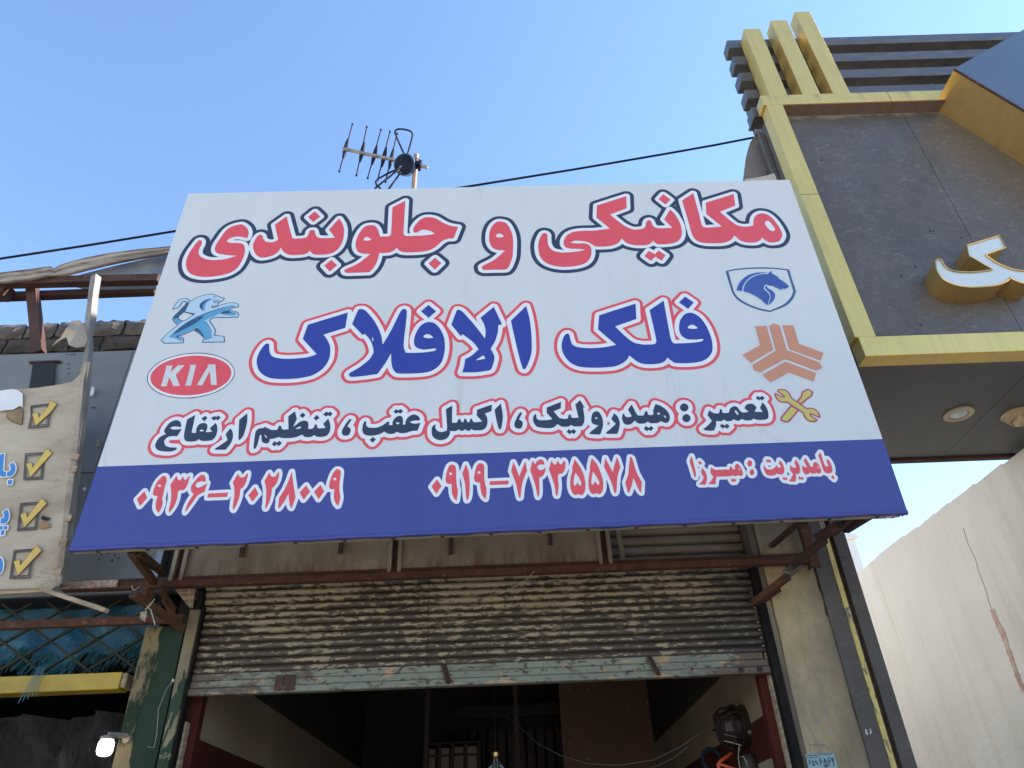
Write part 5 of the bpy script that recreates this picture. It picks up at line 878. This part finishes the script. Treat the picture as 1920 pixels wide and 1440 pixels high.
# blue tarp with frayed hem
tp = thing('blue_tarp', 'crumpled blue tarpaulin with frayed hem behind the lattice', 'tarp', (-3.3, 4.33, 3.0))
rows = []; nx, nz = 70, 16
def tarp_y(x, t): return 4.34 + .022 * math.sin(x * 9 + t * 3) + .018 * math.sin(x * 21 - t * 5) + .02 * t
for j in range(nz + 1):
    t = j / nz; rows.append([(-5.15 + 3.05 * i / nx, tarp_y(-5.15 + 3.05 * i / nx, t), 3.03 - (.262 + .03 * math.sin(i * .45) + .02 * math.sin(i * 1.3)) * t) for i in range(nx + 1)])
mb = MB(); mb.grid(rows); mb.build('sheet', 'tarp', tp, smooth=True)
fr = MB(); r_ = random.Random(2)
for k in range(1000):
    u = r_.random(); i = u * nx; x = -5.15 + 3.05 * u; z = 3.03 - (.262 + .03 * math.sin(i * .45) + .02 * math.sin(i * 1.3)); y = tarp_y(x, 1); L = r_.uniform(.03, .13); dx = r_.gauss(-.03, .025)
    fr.tube([(x, y, z + .01), (x + dx * .4, y - .01, z - L * .5), (x + dx, y - .015 + r_.uniform(-.02, .02), z - L)], .0016, 3)
o = fr.build('frayed_threads', 'tarp_thread', tp); o['kind'] = 'stuff'
st_ = MB()
for k in range(5):
    x0_ = at(66 + k * 3, 1245, 4.03).x; st_.tube([(x0_, 4.2, 2.70), (x0_ + .01, 4.05, 2.62), (x0_ - .012 + .006 * k, 4.045, 2.53), (x0_ - .03 + .012 * k, 4.04, 2.44 + .01 * k)], .0018, 4)
tag(st_.build('hanging_strands', 'tarp_thread'), 'frayed pale blue strands hanging over the yellow beam', 'string')
# plastic sheet in the dark left shop
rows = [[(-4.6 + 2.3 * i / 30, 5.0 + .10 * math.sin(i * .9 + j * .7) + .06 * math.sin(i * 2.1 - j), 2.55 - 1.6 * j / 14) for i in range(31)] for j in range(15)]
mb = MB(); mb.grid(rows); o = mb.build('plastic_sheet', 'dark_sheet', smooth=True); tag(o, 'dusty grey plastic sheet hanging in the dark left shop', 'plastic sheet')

# lit lamp on the pillar
lp = thing('bulkhead_lamp', 'lit white lamp on a bracket at the green pillar', 'lamp', at(203, 1400, 3.9))
c = at(201, 1388, 3.90); 
MB().lathe(c + Vector((0, 0, .003)), (0, 0, -1), [(0, .026), (.012, .036), (.05, .037), (.066, .031), (.073, .018)], 20).build('bulb', 'lit', lp, smooth=True)
MB().lathe(c + Vector((0, 0, .004)), (0, 0, 1), [(0, .034), (.012, .034), (.016, .026)], 16).build('cap', 'alu', lp)
MB().bar(c + Vector((.0, 0, .026)), at(236, 1384, 3.97) + Vector((0, 0, .01)), .028, .020).build('bracket', 'alu', lp); MB().lathe(at(238, 1386, 3.985), (0, -1, 0), [(0, .02), (.012, .018)], 10).build('wall_plate', 'wood', lp)

# ================================================================== OLD TORN BANNER
OB = 3.70
ob = thing('torn_banner', 'weathered beige banner with yellow tick boxes at far left', 'banner', at(60, 1100, OB))
def P(px, py, off=0): return at(px, py, OB + off)
tops = [(-60, 744), (0, 735), (32, 730), (70, 727), (111, 721), (135, 716), (152, 700), (163, 680)]
bots = [(-60, 1108), (0, 1105), (30, 1104), (55, 1103), (72, 1103), (86, 1104), (97, 1106), (104, 1098)]
rows = []
for j in range(25):
    t = j / 24; row = []
    for (a, b), (c, d) in zip(tops, bots):
        px = a + (c - a) * t; py = b + (d - b) * t; wv = .006 * math.sin(px * .09 + t * 9) * (1 - t) + .004 * math.sin(t * 22 + px * .05)
        row.append(P(px, py, .004 + .004 * math.sin(px * .07 + t * 11)))
    rows.append(row)
mb = MB(); mb.grid(rows); mb.build('vinyl_face', 'oldbanner', ob, smooth=True)
for k in range(4):
    print_mesh('tick_box', 'old_box', OB - .0045, [(.0016, 'old_ink')], ob, pick=[2 * k, 2 * k + 1], h=.002); print_mesh('tick_box_line', 'old_box', OB - .0045, [(.0010, 'old_ink')], ob, pick=[8 + 2 * k, 9 + 2 * k], h=.002)
    print_mesh('tick_mark', 'old_tick', OB - .0055, [(.0025, 'old_ink'), (0, 'old_yellow')], ob, pick=[k])
for pk in ([0, 1, 2], [3, 4, 5, 6], [7]):
    for q in pk: print_mesh('letter', 'old_text', OB - .0045 - .0001 * q, [(.007, 'oldwhite'), (0, 'old_blue')], ob, 'faded blue Persian letter piece', pick=[q])
print_mesh('torn_print', 'old_stain', OB - .004, [(.004, 'old_ink'), (0, 'stain_brown')], ob)
fl_ = print_mesh('curled_flap', 'old_flap', OB - .012, [(0, 'oldwhite')], ob)
# side fold of the banner round its frame
fold = [(163, 678), (155, 715), (150, 765), (143, 830), (136, 880), (128, 930), (122, 985), (116, 1040), (108, 1085), (104, 1098)]
def strip_(path, w0_, off0, off1, name, mt, par):
    rows = [[at(px, py, OB + off0) , at(px + w0_, py + w0_ * .1, OB + off1)] for px, py in path]; mb = MB(); mb.grid(rows); return mb.build(name, mt, par, smooth=True)
strip_([(x - 5, y) for x, y in fold], 12, -.001, .012, 'edge_fold', 'oldbanner', ob)
sc_ = MB(); V_ = {k: at(px, py, OB - .01 + o_) for k, (px, py, o_) in dict(a=(97, 650, -.03), b=(105, 639, -.05), c=(113, 633, -.01), d=(124, 616, -.05), e=(135, 601, 0), f=(150, 600, .01), g=(159, 612, .02), h=(164, 638, .02), i=(158, 650, .015), j=(143, 652, -.02), k=(129, 647, -.055), l=(124, 632, -.02), m=(113, 638, -.045), n=(142, 625, -.035), o=(150, 612, 0)).items()}
for f_ in ('abm', 'bcm', 'cdl', 'cml', 'den', 'dln', 'lkn', 'kjn', 'jin', 'ihn', 'hgo', 'hon', 'gfo', 'feo', 'eno'): sc_.quad(*[V_[q] for q in f_])
sc_.build('torn_scrap', 'oldbanner', ob, label='torn triangular scrap of vinyl flapping at the mast', recalc=False)
# battered frame tube standing up past the banner
mst = [(178, 519), (174, 545), (171, 572), (168, 600), (163, 630), (166, 652), (160, 690), (157, 715), (152, 770), (146, 830), (139, 890), (131, 950), (124, 1010), (117, 1070), (113, 1098)]
mb = MB(); mb.tube([at(px + 2, py, OB + .03) for px, py in mst], .03, 4, radii=[.032] * 3 + [.034, .026, .024, .03, .034, .032] + [.026] * (len(mst) - 9)); mb.build('frame_post', 'alu', ob)
for px, py in ((141, 858), (137, 880), (127, 972), (118, 1018), (108, 1072)):
    c = at(px, py, OB + .005); MB().box(c.x - .02, c.x + .022, c.y - .006, c.y + .01, c.z - .02, c.z + .02).build('tape_patch', 'wood', ob)
wrp = MB()
for i in range(6):
    c = at(171 - i * .8, 570 + i * 7, OB + .03); wrp.tube([c + Vector((.020 * math.cos(a), .02 * math.sin(a), .012 * math.sin(a + i))) for a in [2 * math.pi * q / 8 for q in range(8)]], .004, 5, closed=True)
wrp.build('rag_wrap', 'oldbanner', ob)
fb_ = MB(); fb_.bar(P(-60, 1116, .03), P(100, 1106, .03), .03, .022); fb_.build('bottom_bar', 'wood', ob)
o = MB().bar(at(82, 1106, 3.68), at(200, 1145, 3.60), .036, .022).build('broken_strip', 'wood', bevel=.003); tag(o, 'broken pale frame strip hanging below the torn banner', 'strip')
hl = MB().prism([at(px, py, OB - .003) for px, py in ((76, 972), (80, 966), (88, 970), (95, 971), (90, 976), (82, 976))], (0, .001, 0)).build('burn_hole', 'black', ob)
MB().prism([at(px, py, OB - .003) for px, py in ((73, 985), (78, 977), (92, 980), (95, 987), (84, 991), (73, 991))], (0, .001, 0)).build('brown_scar', 'stain_brown', ob)

# ================================================================== ROOF EDGE ABOVE THE LEFT SHOP
rf = thing('roof_frame', 'dark red steel roof frame of beams and a post above the grey sheet', 'roof frame', at(70, 650, 4.25))
def beam_px(a, b, Y, th, name='rafter', mt='rust_dark'):
    return MB().bar(at(*a, Y), at(*b, Y), th, th).build(name, mt, rf, bevel=.002)
beam_px((-80, 533), (299, 524), 4.10, .066); beam_px((-80, 560), (292, 546), 4.26, .058)
beam_px((60, 534), (74, 664), 4.20, .072, 'post'); beam_px((-60, 542), (16, 548), 4.15, .11, 'gusset')
MB().prism([at(px, py, 4.18) for px, py in ((-10, 530), (8, 534), (28, 550), (-10, 552))], (0, .02, 0)).build('gusset', 'rust_dark', rf)
zt_ = MB().prism([at(px, py, 4.12) for px, py in ((128, 521), (200, 502), (322, 474), (316, 520), (200, 522))], (0, .01, 0)).build('zinc_sheet', 'zinc'); tag(zt_, 'blue-grey zinc sheet triangle above the roof beam', 'sheet')
zt_ = MB().prism([at(px, py, 4.22) for px, py in ((120, 533), (222, 531), (296, 529), (292, 541), (190, 543), (160, 541))], (0, .01, 0)).build('zinc_sheet', 'zinc'); tag(zt_, 'narrow zinc strip between the two roof beams', 'sheet')
def flashing(top, bot, label, n=26):
    def ev(path, t):
        xs = [p[0] for p in path]; x = xs[0] + (xs[-1] - xs[0]) * t
        return x, float(np.interp(x, xs, [p[1] for p in path]))
    prof_ = [(0, .0), (.10, .03), (.22, -.025), (.34, -.03), (.46, .012), (.60, -.03), (.76, -.045), (.88, -.01), (1, .03)]; rows = []
    for f, dy in prof_:
        rows.append([at(ev(top, i / n)[0] + (ev(bot, i / n)[0] - ev(top, i / n)[0]) * f, ev(top, i / n)[1] + (ev(bot, i / n)[1] - ev(top, i / n)[1]) * f, 4.05 + dy * .42 + .008 * math.sin(i * .8)) for i in range(n + 1)])
    mb = MB(); mb.grid(rows); o = mb.build('roof_flashing', 'flash', smooth=True); return tag(o, label, 'flashing', 'crumpled roof flashing strips')
flashing([(-60, 520), (0, 511), (50, 505), (92, 499), (100, 501)], [(-60, 541), (0, 533), (40, 529), (75, 524), (100, 517)], 'crumpled cream flashing strip with flattened right end, far left roof edge')
flashing([(92, 514), (104, 500), (125, 492), (155, 484), (200, 475), (260, 467), (325, 461)], [(92, 519), (110, 519), (130, 517), (160, 509), (205, 498), (260, 487), (325, 476)], 'long cream flashing strip running behind the big sign')
# coarse mud brick parapet
mw = thing('mud_brick_wall', 'rough dark mud brick parapet behind the roof frame', 'wall', (-3.4, 4.62, 4.8))
Yw = 4.62; r_ = random.Random(9)
MB().box(-5.4, -2.3, Yw + .03, Yw + .35, 4.5, 5.42).build('mortar', 'mortar', mw)
def brick(x, z, wd, ht, mt):
    nx_, nz_ = 4, 3; rows = []
    f = [[(x + wd * i / nx_ + r_.uniform(-.008, .008), Yw - .012 - r_.uniform(0, .014) + (.03 if i in (0, nx_) or j in (0, nz_) else 0), z + ht * j / nz_ + r_.uniform(-.008, .008)) for i in range(nx_ + 1)] for j in range(nz_ + 1)]
    mb = MB(); mb.grid(f); top = f[-1]; mb.grid([top, [(p[0], Yw + .2, p[2] + r_.uniform(-.01, .012)) for p in top]]); return mb.build('brick', mt, mw)
z = 4.76
for row in range(5):
    ht = r_.uniform(.125, .15); x = -5.3 + r_.uniform(-.1, .1)
    while x < -2.35:
        wd = r_.uniform(.20, .34); brick(x, z, wd, ht, 'mud_light' if (row == 4 and x < -3.0) or r_.random() < .18 else 'mud'); x += wd + r_.uniform(.012, .03)
    z += ht + .016
clod = MB()
for k in range(26):
    x = -4.8 + k * .1 + r_.uniform(-.05, .05); rr = r_.uniform(.02, .045); clod.lathe((x, Yw + .05, z - .02), (0, 0, 1), [(0, rr), (rr * .6, rr * .8), (rr, rr * .3)], 7)
o = clod.build('mud_crumbs', 'mortar', mw); o['kind'] = 'stuff'

# ================================================================== AERIAL AND CABLE
AY = 5.0
an = thing('tv_antenna', 'roof television antenna with five rods and wire loops on rusty mast', 'antenna', (at(778, 340, AY).x, AY, 3.75))
def A(px, py, off=0): return at(px, py, AY + off)
zz_ = lambda x, y, off=0: A(620 + x / 6.857, 220 + y / 6.857, off)
MB().bar(zz_(158, 405), zz_(1250, 645), .030, .030).build('boom', 'ant_alu', an, bevel=.002)
for (t, b, m1, m2) in (((280, 90), (112, 695), (225, 280), (160, 525)), ((465, 125), (332, 745), (432, 325), (375, 570)), ((647, 160), (477, 780), (595, 365), (530, 605)), ((762, 185), (603, 808), (715, 390), (655, 635)), ((855, 210), (705, 828), (808, 410), (752, 655))):
    e = MB().tube([zz_(*t, .03), zz_(*b, .03)], .0075, 6).build('director_rod', 'ant_rod', an)
    k = MB(); c_ = zz_((m1[0] + m2[0]) / 2, (m1[1] + m2[1]) / 2, .03); k.tube([zz_(*m1, .03), zz_(*m1, .03).lerp(c_, .55), c_, zz_(*m2, .03).lerp(c_, .55), zz_(*m2, .03)], .02, 8, radii=[.012, .022, .025, .022, .012]); k.build('clamp_sleeve', 'ant_dark', e)
    for q in (t, b): MB().lathe(zz_(*q, .03) - Vector((0, 0, .012)), (0, 0, 1), [(0, .006), (.004, .012), (.020, .012), (.024, .006)], 8).build('end_cap', 'ant_dark', e)
hc = zz_(955, 612); hx = Vector((-.25, -.80, -.55)).normalized()
MB().lathe(hc, hx, [(-.055, .06), (-.05, .112), (.02, .118), (.026, .11)], 24).build('hub_shell', 'ant_blue', an)
MB().lathe(hc + hx * .0265, hx, [(0, .108), (.010, .10), (.014, .06)], 24).build('hub_cover', 'ant_dark', an)
def loop(pts, name='wire_loop'):
    mb = MB(); mb.tube([zz_(*p) for p in pts], .0105, 7); return mb.build(name, 'ant_rod', an, smooth=True)
loop([(960, 520, -.02), (925, 430), (880, 330), (845, 245), (825, 195), (835, 165), (865, 150), (920, 152), (985, 162), (1030, 180), (1052, 210), (1050, 250), (1025, 350), (995, 450), (972, 515, -.02)])
loop([(905, 625, -.1), (860, 665, -.1), (780, 700, -.1), (690, 745, -.1), (610, 790, -.1), (578, 830, -.1), (590, 870, -.1), (640, 915, -.1)])
loop([(880, 675, -.1), (820, 712, -.1), (740, 780, -.1), (660, 840, -.1), (570, 915, -.1)])
loop([(905, 700, -.05), (860, 765, -.05), (800, 850, -.05), (740, 930, -.05)])
m0 = zz_(1100, 490, .05); m1_ = zz_(1070, 890, .05); dv = (m1_ - m0); mbot = m0 + dv * (m0.z - 3.75) / (m0.z - m1_.z)
MB().tube([m0, mbot], .026, 10).build('mast', 'mast', an); MB().lathe(m0 + Vector((0, 0, -.02)), (0, 0, 1), [(0, .028), (.022, .029), (.03, .02)], 10).build('mast_cap', 'ant_alu', an)
MB().bar(zz_(1040, 600), zz_(1165, 615), .065, .06).build('mast_clamp', 'ant_dark', an); MB().tube([zz_(1075, 545), zz_(1110, 530), zz_(1170, 560), zz_(1168, 600), zz_(1125, 620)], .006, 6).build('u_bolt', 'ant_dark', an)
MB().lathe(zz_(1140, 665), (0, 0, -1), [(-.02, .015), (.02, .015)], 8).build('wing_nut', 'ant_dark', an)
cb = MB().tube([at(px, py, 4.55) for px, py in ((-120, 503), (0, 485), (170, 459), (330, 433), (520, 405), (720, 374), (900, 346), (1080, 317), (1250, 288), (1340, 272), (1412, 258))], .011, 7).build('power_cable', 'cable', smooth=True)
tag(cb, 'black overhead cable crossing the sky behind the big sign', 'cable')

# ================================================================== THINGS INSIDE THE GARAGE
o = MB().box(at(1048, 1300, 8.0).x, at(1224, 1300, 8.0).x, 7.98, 8.04, 1.2, at(1130, 1262, 8.0).z + .4).build('wooden_board', 'board'); tag(o, 'tall red-brown board standing at the back of the garage', 'board')
dk = MB()
for px, py in ((1140, 1330), (1180, 1330), (1213, 1318), (1068, 1292), (1104, 1293), (1105, 1423), (1069, 1395), (1106, 1395)): dk.lathe(at(px, py, 7.978), (0, -1, 0), [(0, .013), (.001, .012)], 8)
dk.build('knot_hole', 'crack', o)
for px in (492, 800, 968):
    c = at(px, 1360, 7.2); t = MB().box(c.x - .02, c.x + .02, 7.2, 7.24, .14, 3.6).build('steel_post', 'shelf'); tag(t, {492: 'leftmost slim dark post inside the garage', 800: 'dark post left of the pale cartons inside', 968: 'dark post right of the clear bulb inside'}[px], 'post', 'posts inside the garage')
sf = thing('storage_shelf', 'dark wooden shelf holding pale cartons at the back of the garage', 'shelf', at(850, 1440, 8.3))
s0, s1 = at(800, 1400, 8.3), at(898, 1400, 8.3)
for q in range(5): 
    x = s0.x + (s1.x - s0.x) * q / 4; MB().box(x - .018, x + .018, 8.25, 8.6, .9, at(850, 1398, 8.3).z + .02).build('upright', 'shelf', sf)
for z in (at(850, 1415, 8.3).z, at(850, 1398, 8.3).z + .03): MB().box(s0.x, s1.x, 8.262, 8.6, z - .018, z).build('shelf_board', 'shelf', sf)
for i, (a, b, c, d) in enumerate(((805, 816, 1405, 1440), (822, 842, 1403, 1440), (847, 869, 1401, 1412), (847, 869, 1417, 1440), (874, 894, 1400, 1440))):
    p0, p1 = at(a, c, 8.29), at(b, d, 8.29); t = MB().box(p0.x, p1.x, 8.285, 8.5, p1.z - .1 if d == 1440 else p1.z, p0.z).build('carton', 'box_white'); tag(t, ['narrow dull white carton at the left end of the shelf', 'tall dull white carton second from the left on the shelf', 'small dull carton above the shelf board', 'dull carton below the small one on the shelf', 'dull white carton at the right end of the shelf'][i], 'carton', 'cartons on the storage shelf')
# hanging clear bulb
hb = thing('hanging_bulb', 'clear glass bulb with brass cap at the lower middle of the opening', 'bulb', at(930, 1420, 5.2)); c = at(929.5, 1411, 5.2)
MB().lathe(c, (0, 0, -1), [(-.002, .014), (0, .020), (.022, .020), (.024, .017)], 14).build('cap', 'brass', hb); MB().lathe(c + Vector((0, 0, -.025)), (0, 0, -1), [(0, .017), (.03, .024), (.06, .05), (.10, .078), (.15, .086), (.20, .07), (.23, .03)], 24).build('glass', 'glass', hb, smooth=True)
MB().tube([c + Vector((-.006, 0, -.02)), c + Vector((-.006, 0, -.10))], .005, 6).tube([c + Vector((.007, 0, -.02)), c + Vector((.007, 0, -.10))], .005, 6).build('stem', 'box_white', hb); MB().tube([c, c + Vector((0, .02, .4)), c + Vector((.02, .04, 1.2))], .004, 5).build('flex', 'cable', hb)
# sagging wires
t = MB().tube([at(px, py, Y_) for px, py, Y_ in ((933, 1330, 6.0), (968, 1357, 5.8), (1010, 1395, 5.6), (1050, 1416, 5.4), (1100, 1432, 5.3), (1160, 1435, 5.2), (1225, 1425, 5.1), (1280, 1398, 5.0), (1318, 1370, 4.95))], .0034, 6).build('sagging_wire', 'wire', smooth=True); tag(t, 'upper grey wire sagging across the dark opening', 'wire', 'wires sagging in the garage')
t = MB().tube([at(px, py, Y_) for px, py, Y_ in ((1150, 1462, 5.4), (1222, 1440, 5.2), (1262, 1422, 5.0), (1290, 1400, 4.9))], .003, 6).build('sagging_wire', 'wire', smooth=True); tag(t, 'lower grey wire below the first on the right', 'wire', 'wires sagging in the garage')
# fan on the right wall
fn = thing('wall_fan', 'greasy round metal fan fixed on the right garage wall', 'fan', at(1368, 1365, 4.75)); c = at(1390, 1362, 4.72); ax = Vector((-1, -.25, -.06)).normalized()
MB().lathe(c, ax, [(-.02, .0), (-.02, .118), (.05, .122), (.052, .108), (.01, .104)], 28).build('drum', 'fan', fn)
MB().lathe(c + ax * .053, ax, [(0, .10), (.05, .086), (.09, .07), (.10, .03)], 20).build('motor_housing', 'fan', fn, smooth=False)
gb = MB(); u = ax.cross(Vector((0, 0, 1))).normalized(); v_ = u.cross(ax)
for k in range(5):
    a = k * 2 * math.pi / 5; d = u * math.cos(a) + v_ * math.sin(a); gb.tube([c + ax * .05 + d * .118, c + ax * .10 + d * .112, c + ax * .155 + d * .07, c + ax * .165], .006, 6)
gb.tube([c + ax * .105 + (u * math.cos(a) + v_ * math.sin(a)) * .109 for a in [2 * math.pi * i / 24 for i in range(24)]], .005, 6, closed=True); gb.build('guard', 'fan', fn)
for k in range(4): 
    a = k * math.pi / 2 + .4; d = u * math.cos(a) + v_ * math.sin(a); MB().lathe(c + d * .122 + ax * .02, d, [(0, .012), (.006, .009)], 8).build('bolt', 'ant_alu', fn)
# hose and tool hanging below
hs = MB(); hcx = at(1335, 1425, 4.8)
hs.tube([hcx + Vector((.055 * math.cos(a), .02 * math.sin(a), .062 * math.sin(a))) for a in [2 * math.pi * i / 20 for i in range(20)]], .012, 8, closed=True); tag(hs.build('coiled_hose', 'cable', smooth=True), 'black hose coil hanging under the fan', 'hose')
tl = MB().tube([at(1372, 1412, 4.68), at(1350, 1428, 4.68), at(1346, 1434, 4.68), at(1352, 1452, 4.68)], .010, 8).tube([at(1347, 1432, 4.68), at(1372, 1440, 4.68), at(1390, 1445, 4.68)], .009, 8).build('red_handle', 'orange_red', smooth=True); tag(tl, 'bright orange-red tool handle below the fan', 'tool')
bg_ = MB(); cbg = at(1405, 1432, 4.66); bg_.lathe(cbg, (0, 0, -1), [(-.05, .015), (-.04, .04), (.0, .05), (.12, .05), (.2, .03)], 14); tag(bg_.build('tool_bag', 'shelf', smooth=True), 'dark bag hanging on the red stripe under the fan', 'bag')
wv = MB().tube([at(1386, 1400, 4.62), at(1384, 1420, 4.62), at(1394, 1418, 4.62), at(1400, 1430, 4.62), at(1404, 1446, 4.62)], .003, 5).tube([at(1384, 1420, 4.62), at(1388, 1442, 4.62)], .003, 5).tube([at(1358, 1389, 4.66), at(1376, 1393, 4.64), at(1390, 1398, 4.62)], .003, 5).build('white_cord', 'string'); tag(wv, 'thin white cord looped below the fan', 'cord')
